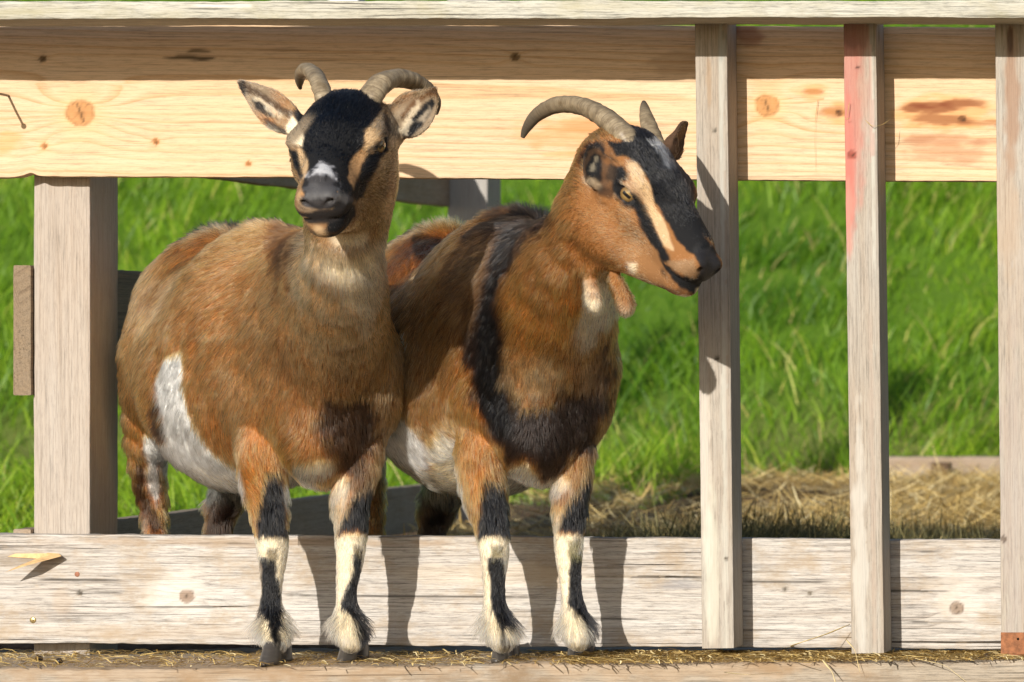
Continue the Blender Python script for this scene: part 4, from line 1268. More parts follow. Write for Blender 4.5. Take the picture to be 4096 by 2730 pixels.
def make_fur(c, N, seed, parent, wid=.00029):
    rng = np.random.default_rng(seed)
    V, F, Nn = c.V, c.F, c.N
    D = c.field()
    D = smooth_attr(F, D, len(V), 3)
    T = np.concatenate([F[:, [0, 1, 2]], F[:, [0, 2, 3]]])
    a, b, d = V[T[:, 0]], V[T[:, 1]], V[T[:, 2]]
    ar = np.linalg.norm(np.cross(b - a, d - a), axis=1) * .5
    dn = c.dens[T].mean(1)
    # faces turned far away from every plausible viewpoint get fewer hairs
    fn = Nn[T].mean(1); vc = c.cam - V[T[:, 0]]; vc /= np.linalg.norm(vc, axis=1)[:, None]
    fac = (fn * vc).sum(1)
    vis = np.where(fac > -.35, 1.0, .35)
    shorter = np.clip(.018 / c.len[T].mean(1), .6, 1.9)
    w = ar * dn * vis * shorter
    ti = rng.choice(len(T), N, p=w / w.sum())
    r1 = np.sqrt(rng.random(N)); r2 = rng.random(N)
    bc = np.stack([1 - r1, r1 * (1 - r2), r1 * r2], 1)
    def I(arr):
        x = arr[T[ti]]
        return (x * (bc[:, :, None] if arr.ndim == 2 else bc)).sum(1)
    p = I(V); n = I(Nn); n /= np.linalg.norm(n, axis=1)[:, None]
    t = I(D); t -= n * (t * n).sum(1)[:, None]; t /= np.linalg.norm(t, axis=1)[:, None] + 1e-9
    L = I(c.len) * rng.uniform(.65, 1.25, N); lift = I(c.lift) * rng.uniform(.6, 1.4, N); col = I(c.col)
    bt = np.cross(n, t)
    # combing irregularities at two scales
    a1 = .24 * fbm(p, 22, seed + 1, 2) + .17 * vnoise(p, 110, seed + 2) + rng.normal(0, .09, N)
    t = t * np.cos(a1)[:, None] + bt * np.sin(a1)[:, None]
    l2 = lift * (1 + .7 * vnoise(p, 60, seed + 4))
    d0 = t * np.cos(l2 + .25)[:, None] + n * np.sin(l2 + .25)[:, None]
    d1 = t * np.cos(l2)[:, None] + n * np.sin(l2)[:, None]
    d2 = t * np.cos(l2 - .18)[:, None] + n * np.sin(l2 - .18)[:, None]
    root = p - n * .0012
    P1 = root + d0 * (L / 3)[:, None]; P2 = P1 + d1 * (L / 3)[:, None]; P3 = P2 + d2 * (L / 3)[:, None]
    # clumping into locks
    K = N // 10
    ci = rng.choice(N, K, replace=False)
    kd = KDTree(K)
    for j, i in enumerate(ci): kd.insert(p[i], j)
    kd.balance()
    own = np.fromiter((kd.find(x)[1] for x in p), dtype=np.int64, count=N)
    g = ci[own]
    st = (.36 + .3 * vnoise(p, 40, seed + 7))[:, None]
    P2 = P2 + (P2[g] - P2) * st * .5; P3 = P3 + (P3[g] - P3) * st
    # colours: each hair and each lock varies
    lock = rng.normal(0, 1, K)[own]
    lum = 1 + .20 * lock + rng.normal(0, .30, N) + .20 * fbm(p, 20, seed + 11, 2)
    brn = (col[:, 0] > .15) & (col[:, 0] - col[:, 2] > .15)
    lum = np.clip(lum, .3, 1.9)
    hc = col * lum[:, None]
    # agouti: dark tipped hairs among the brown, pale ones among the black
    pd = rng.random(N)
    hc = np.where((brn & (pd < .14))[:, None], hc * .28, hc)
    hc = np.where((brn & (pd > .92))[:, None], hc * .5 + np.array([.75, .52, .30]) * .5, hc)
    blk = col[:, 0] < .07
    hc = np.where((blk & (pd > .975))[:, None], hc + np.array([.10, .085, .07]), hc)
    hc = np.clip(hc, .004, .985)
    pts = np.stack([root, P1, P2, P3], 1)
    off = np.array(parent.location); q = parent.parent
    while q is not None: off = off + np.array(q.location); q = q.parent
    pts = (pts - off).astype(np.float32)
    hcv = bpy.data.hair_curves.new('fur')
    hcv.add_curves([4] * N)
    hcv.position_data.foreach_set('vector', pts.ravel())
    rad = hcv.attributes.get('radius') or hcv.attributes.new('radius', 'FLOAT', 'POINT')
    rw = wid * rng.uniform(.7, 1.25, N) * np.clip(I(c.len) / .012, .75, 1.15)
    rv = np.stack([rw, rw * .95, rw * .65, rw * .12], 1).astype(np.float32)
    rad.data.foreach_set('value', rv.ravel())
    ca = hcv.attributes.new('hcol', 'FLOAT_COLOR', 'CURVE')
    ca.data.foreach_set('color', np.concatenate([hc, np.ones((N, 1))], 1).astype(np.float32).ravel())
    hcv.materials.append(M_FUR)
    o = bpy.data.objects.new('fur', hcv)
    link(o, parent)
    return o

def G0(x, y, Y, r):
    return (Q(x, y, Y), r * qs(Y))
def leg_up(S, pts, k=.02):
    S.chain([G(*p) for p in pts], k)

def finish(S, origin, label, coatfn, N, seed):
    V, F, Nn = S.mesh()
    root = empty('goat', origin, label, 'goat', 'pair of pygmy goats standing with their front hooves on the sill')
    c = Coat(V, F, Nn)
    coatfn(c)
    c.naked = np.clip(c.naked, 0, 1)
    me = mesh_np('body', V, F, M_SKIN, True, {'col': ('FLOAT_COLOR', np.concatenate([c.col, np.ones((len(V), 1))], 1)), 'naked': ('FLOAT', c.naked)})
    body = child('body', me, root)
    if N: make_fur(c, N, seed, body)
    return root, body, c

import os
FUR = int(os.environ.get('FURN', '250000'))

def cropf(ox, oy, sc):
    return lambda pts: [((ox + x / sc) / QS, (oy + y / sc) / QS) for x, y in pts]
cA = cropf(900, 200, 1.96); cB = cropf(2000, 350, 1.6505); cC = cropf(400, 800, 1.12); cD = cropf(1400, 800, 1.12); cE = cropf(900, 1900, 1.4706)
# ================================================================== LEFT GOAT
S1 = SDF()
# trunk
S1.chain([(Q(742, 845, -.145), .092), (R(672, 850, .10), .130), (R(584, 868, .22), .168), (R(552, 815, .34), .162), (R(531, 752, .42), .147)], .09, smooth=False)
S1.el(Q(748, 975, -.15), (.072, .10, .090), k=.06)               # brisket
S1.el(R(630, 706, .14), (.080, .16, .090), [(1, -.35, 0), (.35, 1, 0), (0, 0, 1)], k=.10)    # back/withers
# neck
S1.chain([G0(762, 800, -.19, 106), G0(778, 700, -.345, 93), G0(789, 600, -.44, 85), G0(796, 500, -.475, 73), G0(800, 410, -.48, 66)], .07)
S1.rc(Q(750, 605, -.32), R(640, 665, .08), .050, .068, .09)
S1.rc(Q(735, 740, -.24), R(640, 790, .10), .048, .108, .10)
# front legs
leg_up(S1, [(645, 850, -.0, 92), (614, 985, -.045, 70), (606, 1070, -.08, 53), (609, 1130, -.105, 44), (620, 1200, -.125, 35), (626, 1258, -.13, 31), (626, 1300, -.13, 26), (624, 1350, -.13, 20), (624, 1400, -.13, 20.5), (627, 1445, -.135, 27), (633, 1474, -.145, 28)], .06)
leg_up(S1, [(835, 860, -.01, 72), (826, 985, -.045, 60), (818, 1070, -.07, 49), (808, 1130, -.08, 40), (806, 1200, -.095, 33), (806, 1258, -.10, 30), (802, 1300, -.10, 25), (797, 1350, -.10, 19.5), (797, 1395, -.10, 20.5), (802, 1440, -.105, 27), (808, 1470, -.115, 28)], .06)
# hind legs
leg_up(S1, [(400, 850, .36, 100), (352, 960, .38, 62), (338, 1060, .42, 38), (350, 1140, .46, 29), (356, 1222, .45, 22), (356, 1300, .43, 20), (360, 1370, .42, 24), (362, 1400, .41, 26)], .06)
leg_up(S1, [(620, 930, .42, 90), (585, 1040, .48, 55), (545, 1110, .52, 40), (508, 1170, .57, 33), (500, 1240, .56, 20), (500, 1320, .54, 18), (505, 1370, .53, 24), (508, 1395, .52, 25)], .06)
# tail stub
S1.chain([G(470, 640, .56, 26), G(455, 600, .60, 16)], .03)
# head
H1 = Head(R(778, 333, -.365), (.03, -1.0), math.radians(26), roll=math.radians(3), scale=1.08)
build_head(S1, H1, 1.0, .008)
S1.rc(H1(0, -.055, -.02), Q(800, 470, -.45), .056, .050, .04)
# ears
ear(S1, R(682, 292, -.330), R(549, 188, -.315), (.30, -.9, -.25), .047, .012, curl=.02)
ear(S1, R(912, 300, -.310), R(1008, 208, -.305), (-.25, -.9, -.25), .060, .020, curl=.10)

def coat1(c):
    c.col[:] = COL['br']
    z = c.V[:, 2]
    P_ = c.paint
    # general body colour fields
    P_([(430, 700), (480, 900)], 190, 'br')
    P_([(640, 640), (600, 780), (560, 900)], 100, 'lt', .35, .8)
    P_([(760, 600), (760, 740), (740, 830)], 100, 'lt', .6, .8)
    P_([(790, 560), (800, 680)], 66, 'tan', .75, .6)
    P_([(640, 1000), (590, 1080)], 70, 'rust', .6, .8)
    P_([(330, 930), (300, 1050), (330, 1160)], 60, 'rust', .8, .5)
    # dorsal stripe and withers
    P_([(650, 508), (620, 515), (600, 520), (540, 526), (480, 534), (430, 550)], 22, 'bk', 1, .5, .5)
    c.poly(cC([(800, 110), (900, 110), (930, 160), (900, 230), (850, 320), (800, 330), (780, 260), (760, 180)]), 'bk', .85, 12, 26)
    P_([(690, 512), (672, 550), (655, 590)], 32, 'bk', .8, .55, .5)
    P_([(690, 540), (680, 600), (670, 660)], 24, 'dk', .8, .8, .6)
    P_([(655, 590), (640, 660)], 30, 'dk', .6, .9, .6)
    P_([(880, 800), (860, 900), (850, 1000)], 40, 'dk', .5, .9, .6)
    P_([(400, 640), (380, 700), (350, 660)], 40, 'db', .5, .9, .5)
    P_([(905, 760), (905, 900), (880, 1010)], 26, 'dk', .5, .8, .5)
    P_([(800, 800), (790, 880)], 30, 'dk', .5, 1., .6)
    P_([(640, 800), (700, 900), (690, 960)], 44, 'db', .45, 1., .6)
    c.poly(cC([(1000, 890), (1170, 870), (1250, 960), (1230, 1060), (1170, 1220), (1060, 1210), (1020, 1100), (960, 1000)]), 'bk', .92, 16, 34)
    # white belly and flank
    c.poly(cC([(290, 710), (370, 680), (375, 860), (400, 960), (450, 1060), (500, 1130), (620, 1200), (650, 1320), (480, 1330), (330, 1240), (190, 1120), (190, 1060), (220, 1040), (300, 1090), (270, 940), (250, 820)]), 'white', 1, 3, 5)
    c.poly(cC([(330, 1180), (500, 1210), (640, 1260), (650, 1340), (480, 1340), (330, 1250)]), 'cream', .75, 14, 12)
    c.poly(cC([(240, 880), (262, 930), (300, 1085), (250, 1060), (225, 960)]), 'bk', .95, 4, 8)
    c.poly(cC([(150, 1180), (200, 1120), (200, 1300), (260, 1400), (300, 1480), (240, 1490), (190, 1400), (160, 1300)]), 'bk', .9, 5, 9)
    c.poly(cC([(205, 1120), (250, 1150), (270, 1300), (250, 1350), (205, 1270)]), 'white', .8, 5, 8)
    P_([(333, 1216), (335, 1190)], 9, 'pink', .6, .6)
    P_([(665, 1130), (700, 1080), (740, 1075)], 26, 'cream', .95, .4)
    P_([(700, 1110), (660, 1130)], 22, 'white', .8, .4)
    P_([tuple(R(620, 1150, .12)), tuple(R(620, 1160, .3))], 90, 'cream', .9, .4)
    P_([(790, 1110), (775, 1140)], 20, 'cream', .8, .5)
    # far hind leg dark
    P_([tuple(R(520, 1130, .52)), tuple(R(500, 1400, .55))], 62, 'bk', .95, .4)
    # front legs
    low = (1 - sstep(.172, .184, z)) * (c.V[:, 1] < -.02)
    c.col = c.col * (1 - low[:, None]) + np.array(COL['cream']) * low[:, None]
    c.poly(cE([(95, -60), (230, -60), (225, 60), (200, 200), (185, 350), (160, 330), (120, 170)]), 'rust', 1, 3, 4)
    c.poly(cE([(230, -20), (330, 0), (345, 200), (372, 370), (300, 350), (260, 362), (185, 360), (195, 200)]), 'bk', 1, 4, 5)
    c.poly(cE([(200, 480), (300, 500), (300, 600), (325, 640), (335, 800), (330, 900), (300, 1000), (270, 950), (250, 860), (205, 800), (215, 650)]), 'bk', 1, 3, 4)
    c.poly(cE([(275, 930), (325, 940), (350, 1000), (400, 1080), (340, 1080), (300, 1010)]), 'bk', .9, 4, 5)
    c.poly(cE([(240, 430), (320, 430), (310, 500), (250, 500)]), (.22, .17, .08), .85, 5, 6)
    c.poly(cE([(180, 520), (205, 520), (205, 800), (160, 850), (150, 780)]), (.70, .50, .34), .7, 5, 5)
    c.poly(cE([(740, 130), (890, 0), (870, 150), (830, 335), (800, 312), (730, 312), (655, 350), (690, 250)]), 'bk', 1, 4, 5)
    c.poly(cE([(780, -80), (880, -60), (870, 40), (760, 120), (720, 60)]), 'dk', .7, 6, 8)
    c.poly(cE([(640, 130), (730, 130), (690, 250), (650, 340), (630, 300)]), 'tan', 1, 4, 4)
    c.poly(cE([(750, 470), (810, 430), (802, 600), (790, 700), (810, 820), (850, 900), (870, 1050), (800, 1070), (780, 950), (760, 860), (720, 800), (680, 760), (700, 680), (765, 560)]), 'bk', 1, 3, 4)
    c.poly(cE([(755, 410), (805, 400), (800, 470), (760, 470)]), (.22, .17, .08), .85, 4, 5)
    # neck
    P_([(720, 560), (715, 620)], 26, 'tan', .9, .6)
    P_([(790, 560), (820, 600)], 52, 'cream', .95, .6)
    P_([(770, 600), (775, 700)], 50, 'tan', .7, .8, .4)
    P_([(870, 560), (880, 680)], 26, 'db', .35, .8)
    c.poly(cC([(880, 300), (1280, 300), (1260, 700), (1000, 760), (900, 560)]), 'lt', .55, 26, 26)
    c.poly(cC([(930, 130), (1300, 130), (1250, 400), (1190, 580), (1100, 430), (990, 330)]), 'cream', .8, 18, 22)
    c.poly(cC([(900, 180), (960, 180), (950, 330), (900, 480), (860, 420)]), 'tan', .8, 12, 18)
    # ---------------- head
    H = H1
    def h(*a): return tuple(H(*a))
    hd = 1 - sstep(.12, .16, np.linalg.norm(c.V - H(0, .02, -.02), axis=1))
    c.col = c.col * (1 - hd[:, None]) + np.array((.42, .25, .11)) * hd[:, None]
    P_([h(0, -.07, .045), h(0, -.03, .05), h(0, .01, .045)], 96, 'bk', 1, .2, .1)
    pl = c.poly
    pl(cA([(690, 370), (820, 330), (1050, 335), (1180, 400), (1220, 470), (1200, 520), (1110, 620), (1090, 700), (1080, 770), (1010, 830), (980, 900), (1000, 960), (1010, 1200), (620, 1200), (600, 1060), (650, 900), (590, 760), (600, 640), (550, 560), (540, 490), (600, 450)]), 'bk', 1, 3, 5)
    pl(cA([(520, 490), (560, 560), (612, 660), (600, 755), (540, 745), (480, 690), (480, 600)]), 'cream', 1, 3, 4)
    pl(cA([(560, 760), (610, 790), (650, 870), (650, 940), (615, 1010), (590, 930)]), 'tan', 1, 3, 5)
    pl(cA([(510, 790), (565, 790), (590, 900), (610, 990), (590, 1010), (545, 920)]), 'bk', 1, 3, 4)
    pl(cA([(1220, 490), (1250, 560), (1230, 640), (1200, 710), (1160, 760), (1100, 800), (1080, 760), (1100, 640)]), 'tan', 1, 3, 4)
    pl(cA([(1240, 500), (1330, 560), (1335, 700), (1270, 720), (1230, 660), (1250, 580)]), 'bk', .95, 4, 5)
    pl(cA([(1075, 775), (1115, 800), (1080, 900), (1040, 980), (1010, 1080), (960, 1000), (975, 880)]), 'lt', 1, 3, 7)
    pl(cA([(1120, 800), (1215, 810), (1200, 920), (1130, 1040), (1080, 1160), (1010, 1200), (1000, 1120), (1040, 1020), (1080, 900)]), 'bk', 1, 4, 6)
    pl(cA([(1300, 760), (1360, 800), (1345, 1250), (1290, 1370), (1100, 1430), (1030, 1330), (1050, 1230), (1130, 1060), (1210, 900)]), (.34, .21, .09), 1, 6, 8)
    pl(cA([(1300, 800), (1360, 800), (1340, 1260), (1280, 1370), (1240, 1300), (1290, 1050)]), (.56, .34, .18), .9, 8, 6)
    pl(cA([(1230, 1090), (1280, 1090), (1270, 1180), (1230, 1170)]), 'dk', .6, 6, 8)
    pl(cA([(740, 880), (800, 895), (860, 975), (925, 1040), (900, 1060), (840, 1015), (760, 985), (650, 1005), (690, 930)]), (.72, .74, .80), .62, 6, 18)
    pl(cA([(620, 1140), (850, 1130), (1000, 1150), (1010, 1230), (880, 1280), (700, 1290), (575, 1250), (575, 1150)]), (.035, .032, .034), 1, 4, 5)
    pl(cA([(555, 1150), (590, 1070), (600, 1160), (600, 1230), (690, 1262), (690, 1290), (570, 1260)]), 'tan', .6, 3, 6)
    pl(cA([(690, 1245), (850, 1240), (850, 1262), (690, 1270)]), 'tan', .45, 3, 6)
    pl(cA([(900, 1120), (970, 1120), (1010, 1190), (960, 1210), (890, 1180)]), (.25, .24, .23), .6, 5, 8)
    P_([h(-.008, .128, -.066)], 17, 'tan', .85, .5, .4)
    P_([h(-.038, .09, -.042), h(-.024, .13, -.046), h(0, .152, -.044), h(.024, .13, -.046), h(.038, .09, -.042)], 5, 'bk', .95, .4, .1)
    pl(cA([(820, 1295), (1010, 1215), (1030, 1300), (900, 1430), (780, 1460), (740, 1430), (800, 1390)]), 'bk', 1, 5, 7)
    pl(cA([(620, 1370), (700, 1430), (760, 1470), (700, 1440), (600, 1330)]), 'bk', .9, 4, 4)
    P_([(828, 548), (780, 552)], 18, 'cream', .7, .6)
    pl(cA([(1100, 790), (1180, 735), (1300, 735), (1300, 790), (1200, 800), (1130, 800)]), (.05, .03, .02), .8, 4, 4)
    P_([h(-.036, .10, -.034), h(-.034, .075, -.03)], 24, (.05, .035, .025), .95, .4, .2)
    P_([h(-.03, .125, -.036), h(0, .145, -.038), h(.03, .125, -.036)], 17, (.03, .025, .024), 1, .3, .15)
    P_([h(-.02, .11, -.062), h(0, .125, -.062), h(.03, .10, -.06)], 26, 'bk', 1, .3, .2)
    P_([h(-.006, .142, -.057), h(-.004, .14, -.066)], 13, 'tan', .9, .5, .4)
    P_([h(-.026, .130, -.040), h(-.012, .148, -.0415)], 4, 'tan', .8, .5, .4)
    # nose pad
    pl(cA([(615, 1020), (700, 985), (830, 1000), (885, 1060), (850, 1130), (800, 1185), (700, 1190), (620, 1150), (600, 1080)]), 'nose', 1, 3, 2)
    pl(cA([(600, 1010), (700, 960), (860, 990), (920, 1080), (860, 1180), (620, 1230), (580, 1120)]), (.30, .30, .32), .13, 4, 60)
    c.setf('dens', [(715, 440), (735, 450), (765, 445)], 22, .05)
    c.setf('naked', [(715, 440), (735, 450), (765, 445)], 20, 1)
    # ears
    P_([(675, 300), (549, 190)], 46, (.36, .28, .18), .95, .3, .1)
    pl(cA([(130, 245), (270, 310), (450, 440), (550, 490), (510, 560), (400, 480), (250, 365), (140, 350)]), 'dk', .9, 4, 6)
    pl(cA([(100, 260), (150, 250), (170, 330), (120, 360)]), 'bk', .9, 5, 5)
    pl(cA([(200, 370), (280, 400), (350, 470), (420, 545), (330, 520), (250, 470)]), 'bk', .95, 3, 5)
    pl(cA([(300, 545), (400, 585), (480, 640), (450, 670), (350, 625)]), 'bk', .9, 3, 5)
    pl(cA([(190, 350), (280, 370), (400, 460), (480, 540), (480, 590), (400, 530), (300, 440)]), 'cream', .5, 3, 14)
    pl(cA([(300, 590), (420, 650), (450, 690), (360, 660), (280, 610)]), (.62, .56, .42), .7, 3, 9)
    P_([(920, 310), (1005, 215)], 50, (.36, .28, .18), .95, .3, .1)
    pl(cA([(1370, 510), (1470, 400), (1560, 340), (1640, 285), (1720, 310), (1730, 440), (1680, 380), (1600, 370), (1470, 460), (1390, 560)]), 'db', .95, 4, 6)
    pl(cA([(1560, 340), (1640, 285), (1720, 320), (1725, 420), (1680, 360), (1610, 345)]), 'dk', .9, 4, 6)
    pl(cA([(1390, 730), (1400, 620), (1460, 540), (1540, 440), (1620, 380), (1650, 420), (1600, 520), (1540, 600), (1450, 680)]), 'bk', 1, 3, 5)
    pl(cA([(1365, 640), (1400, 530), (1470, 450), (1540, 400), (1530, 460), (1460, 550), (1410, 640)]), 'cream', .5, 3, 16)
    pl(cA([(1500, 560), (1600, 440), (1620, 480), (1560, 570)]), (.5, .42, .3), .7, 3, 10)
    c.setf('len', cA([(1400, 580), (1480, 480)]), 16, .010)
    P_([(900, 330), (935, 335)], 16, 'tan', .9, .5)
    # eyes rims
    for q in (-1, 1):
        P_([h(q * .055, -.004, .0), h(q * .055, .022, .0)], 20, 'bk', 1, .3, .08)
        c.setf('dens', [h(q * .058, .002, .001), h(q * .056, .018, .001)], 13, 0.0, .2)
    # ---- lengths
    c.len[:] = .021
    zz = c.V
    head = np.linalg.norm(zz - H(0, .03, -.01), axis=1)
    hm = 1 - sstep(.11, .17, head)
    c.len = c.len * (1 - hm) + .0085 * hm
    mz = 1 - sstep(.05, .085, np.linalg.norm(zz - H(0, .12, -.03), axis=1))
    c.len = c.len * (1 - mz) + .0042 * mz
    c.setf('len', [h(0, -.05, .055), h(0, -.01, .055)], 60, .014)
    c.setf('len', [(780, 1120), (660, 1130), (560, 1140), (450, 1110)], 40, .026)
    lg = (z < .22) & (c.V[:, 1] < .02)
    lgm = 1 - sstep(.16, .22, z)
    c.len = np.where(c.V[:, 1] < -.02, c.len * (1 - lgm) + .009 * lgm, c.len)
    lgm2 = 1 - sstep(.13, .2, z)
    c.len = np.where(c.V[:, 1] > .25, c.len * (1 - lgm2) + .012 * lgm2, c.len)
    for x in (627, 804):
        fm = np.exp(-((z - R(x, 1422, -.12)[2]) / .020) ** 2) * (c.V[:, 1] < -.02)
        c.len = c.len * (1 - fm) + .033 * fm; c.lift = c.lift * (1 - fm) + .55 * fm
        break
    c.lift[:] = np.where(hm > .5, np.minimum(c.lift, .25), c.lift)
    c.setf('lift', [tuple(R(640, 505, .0)), tuple(R(560, 528, .25)), tuple(R(500, 530, .4))], 40, .75)
    for e in ([(675, 300), (549, 190)], [(925, 310), (1005, 215)]):
        c.setf('len', e, 60, .0065)
    # ---- combing
    f = c.fl
    for a, b in [((620, 560), (520, 620)), ((520, 580), (430, 640)), ((430, 600), (360, 680)), ((360, 700), (320, 800)), ((320, 820), (312, 900)), ((560, 700), (470, 790)), ((480, 820), (440, 900)),
                 ((640, 660), (580, 760)), ((600, 820), (560, 920)), ((540, 940), (530, 1020)), ((440, 960), (460, 1060)), ((430, 1060), (520, 1110)), ((560, 1100), (590, 1120)), ((640, 900), (630, 1000)),
                 ((700, 640), (670, 740)), ((700, 760), (690, 860)), ((720, 880), (715, 980)), ((720, 600), (715, 700)), ((790, 600), (790, 700)), ((790, 720), (790, 820)), ((800, 860), (800, 960)), ((860, 620), (868, 720)),
                 ((880, 740), (890, 840)), ((890, 880), (870, 980)), ((820, 980), (815, 1060)), ((700, 1060), (690, 1130)), ((760, 1040), (770, 1110)), ((620, 1080), (620, 1160)), ((810, 1120), (808, 1200)), ((350, 980), (335, 1080)), ((335, 1100), (350, 1180)),
                 ((800, 530), (800, 600)), ((870, 520), (870, 600)), ((740, 560), (720, 640))]:
        f(a, b)
    for x, Y in ((625, -.16), (804, -.13)):
        for yy in (1180, 1260, 1330, 1400):
            c.flw(R(x, yy, Y), (0, -.1, -1), 1.0)
        c.flw(R(x - 30, 1460, Y), (-.45, -.1, -1), 1.0); c.flw(R(x + 34, 1460, Y), (.4, -.1, -1), 1.0); c.flw(R(x, 1470, Y), (0, -.5, -1), .6)
    c.flw(R(560, 540, .5), (-.3, .9, -.3)); c.flw(R(480, 700, .58), (0, .2, -1)); c.flw(R(620, 800, .4), (.2, .6, -.5)); c.flw(R(350, 1300, .45), (0, 0, -1)); c.flw(R(510, 1200, .55), (0, 0, -1), 1)
    # face: hair runs from the nose up to the poll and outwards
    for (a, b, w) in [((0, .12, .01), (0, -1, .25), .5), ((0, .06, .03), (0, -1, .2), .5), ((0, .0, .06), (0, -1, .2), .6), ((0, -.05, .065), (0, -1, .1), .5), ((.03, .02, .045), (.4, -1, .2), .4), ((-.03, .02, .045), (-.4, -1, .2), .4),
                      ((.05, .05, -.02), (.2, -1, -.1), .5), ((-.05, .05, -.02), (-.2, -1, -.1), .5), ((.055, -.02, -.05), (.2, -1, -.4), .6), ((-.055, -.02, -.05), (-.2, -1, -.4), .6), ((.03, .10, -.04), (.3, -1, -.1), .4), ((-.03, .10, -.04), (-.3, -1, -.1), .4),
                      ((0, .10, -.075), (0, -1, -.3), .4), ((0, .03, -.09), (0, -1, -.3), .5), ((.03, .0, -.085), (.1, -1, -.5), .5)]:
        c.flw(H(*a), H.dir(*b), w)
    f((660, 290), (600, 235), .5); f((620, 260), (560, 200), .5); f((640, 300), (600, 270), .4); f((935, 300), (980, 240), .5); f((980, 260), (1008, 215), .5); f((960, 310), (1000, 270), .4)

g1, body1, c1 = finish(S1, Q(700, 1530, .0) * [1, 1, 0] + [0, 0, zf], 'brown goat facing the camera with ears spread, white flank patch, beside the thick post', coat1, FUR, 101)

def eyes(H, body, r=.0148, outs=None):
    for q in (-1, 1):
        cpos = H(q * .0470, .0095, .0012)
        me = eyeball(cpos, H.dir(q * .95, .42, .08), H.dir(q * -.35, 1, -.12), r * H.s)
        child('eye', me, body)
def lids(H, col): pass
eyes(H1, g1)
def horn(root, pts, rad, seed, label=None, **k):
    me = horn_mesh([R(*p) for p in pts], [r * .00064 for r in rad], seed=seed, **k)
    child('horn', me, root, label=label)
horn(g1, [(752, 250, -.335), (744, 222, -.330), (735, 195, -.320), (723, 172, -.295), (706, 160, -.265), (692, 170, -.235), (688, 190, -.215), (690, 204, -.205)], [20, 21, 20.5, 20, 18.5, 14, 9, 4], 3)
horn(g1, [(842, 245, -.330), (855, 218, -.325), (873, 195, -.315), (905, 181, -.295), (945, 186, -.270), (978, 205, -.250), (1000, 235, -.235), (1002, 262, -.225)], [32, 33, 30, 26, 23.5, 19.5, 13, 5], 4)

def hooves(root, spec):
    for (x, y, w, l, h, dx, Yt) in spec:
        Y = Yt
        z = zf + .0005
        Yp = (CAMH - z) * FPX / (y * QS - VPY) - CAMD     # toe position on the sill
        p = Q(x, y, Yp); p[2] = z; p[0] = Q(x, y, Yp + l * .55)[0]
        s = qs(Yp)
        fwd = nrm([dx, -1, 0]); side = np.array([-fwd[1], fwd[0], 0]) * (1 if w > 0 else -1)
        me = claw(p - fwd * (l * .55), fwd, side, abs(w) * s, l, h, M_HOOF)
        child('hoof', me, root)
hooves(g1, [(615, 1531, 50, .050, .036, -.12, 0), (661, 1524, -44, .048, .034, .25, 0), (790, 1524, 42, .048, .034, -.15, 0), (836, 1518, -44, .048, .034, .22, 0)])

# ================================================================== RIGHT GOAT
S2 = SDF()
S2.chain([(Q(1250, 850, -.125), .090), (R(1200, 850, .10), .126), (R(1105, 870, .24), .172), (R(1060, 790, .36), .160), (R(1035, 745, .46), .148)], .09, smooth=False)
S2.el(Q(1245, 975, -.13), (.070, .10, .088), k=.06)
S2.el(R(1180, 660, .12), (.072, .15, .090), [(1, -.3, 0), (.3, 1, 0), (0, 0, 1)], k=.10)
S2.chain([G0(1248, 800, -.16, 100), G0(1278, 700, -.275, 93), G0(1322, 600, -.35, 89), G0(1366, 515, -.385, 78), G0(1398, 455, -.39, 72)], .07)
S2.rc(Q(1298, 585, -.28), R(1200, 645, .05), .046, .070, .09)
S2.rc(Q(1265, 720, -.20), R(1150, 770, .10), .062, .108, .10)
leg_up(S2, [(1155, 860, .0, 84), (1122, 985, -.03, 68), (1108, 1070, -.06, 54), (1113, 1130, -.08, 45), (1128, 1200, -.095, 35), (1135, 1258, -.10, 31), (1136, 1300, -.10, 25.5), (1136, 1350, -.10, 20.5), (1138, 1395, -.10, 22), (1146, 1440, -.105, 27), (1155, 1470, -.115, 28)], .06)
leg_up(S2, [(1318, 870, .0, 60), (1315, 985, -.02, 51), (1314, 1070, -.035, 44), (1311, 1130, -.045, 38), (1308, 1200, -.055, 31), (1307, 1258, -.062, 28), (1308, 1300, -.062, 24), (1312, 1350, -.062, 20), (1318, 1395, -.062, 21.5), (1325, 1440, -.066, 27), (1330, 1466, -.072, 27)], .06)
leg_up(S2, [(1120, 930, .42, 90), (1080, 1040, .48, 58), (1025, 1120, .52, 42), (1000, 1180, .57, 34), (995, 1240, .56, 20), (995, 1320, .54, 18), (1000, 1360, .53, 24), (1002, 1385, .52, 25)], .06)
leg_up(S2, [(880, 850, .40, 90), (850, 960, .42, 60), (840, 1060, .46, 38), (850, 1140, .49, 28), (856, 1222, .48, 22), (856, 1300, .46, 20), (860, 1360, .45, 24), (862, 1385, .44, 25)], .06)
S2.chain([G(960, 640, .60, 26), G(945, 600, .64, 16)], .03)
H2 = Head(R(1497, 438, -.300), (.835, -.55), math.radians(40), roll=0, scale=1.05)
build_head(S2, H2, 1.03, .020)
S2.rc(H2(0, -.06, -.02), Q(1385, 480, -.38), .058, .055, .04)
ear(S2, R(1392, 428, -.320), R(1352, 335, -.335), (.25, -.95, -.05), .046, .020, curl=.03)
ear(S2, R(1535, 350, -.235), R(1585, 283, -.185), (.8, .4, .2), .046, .012)
# wattles under the throat
S2.chain([G0(1352, 600, -.405, 11), G0(1357, 650, -.405, 14), G0(1364, 690, -.40, 17), G0(1367, 706, -.398, 13)], .03)
S2.chain([G0(1412, 640, -.41, 13), G0(1428, 676, -.405, 16), G0(1437, 700, -.40, 17), G0(1438, 712, -.40, 12)], .012)

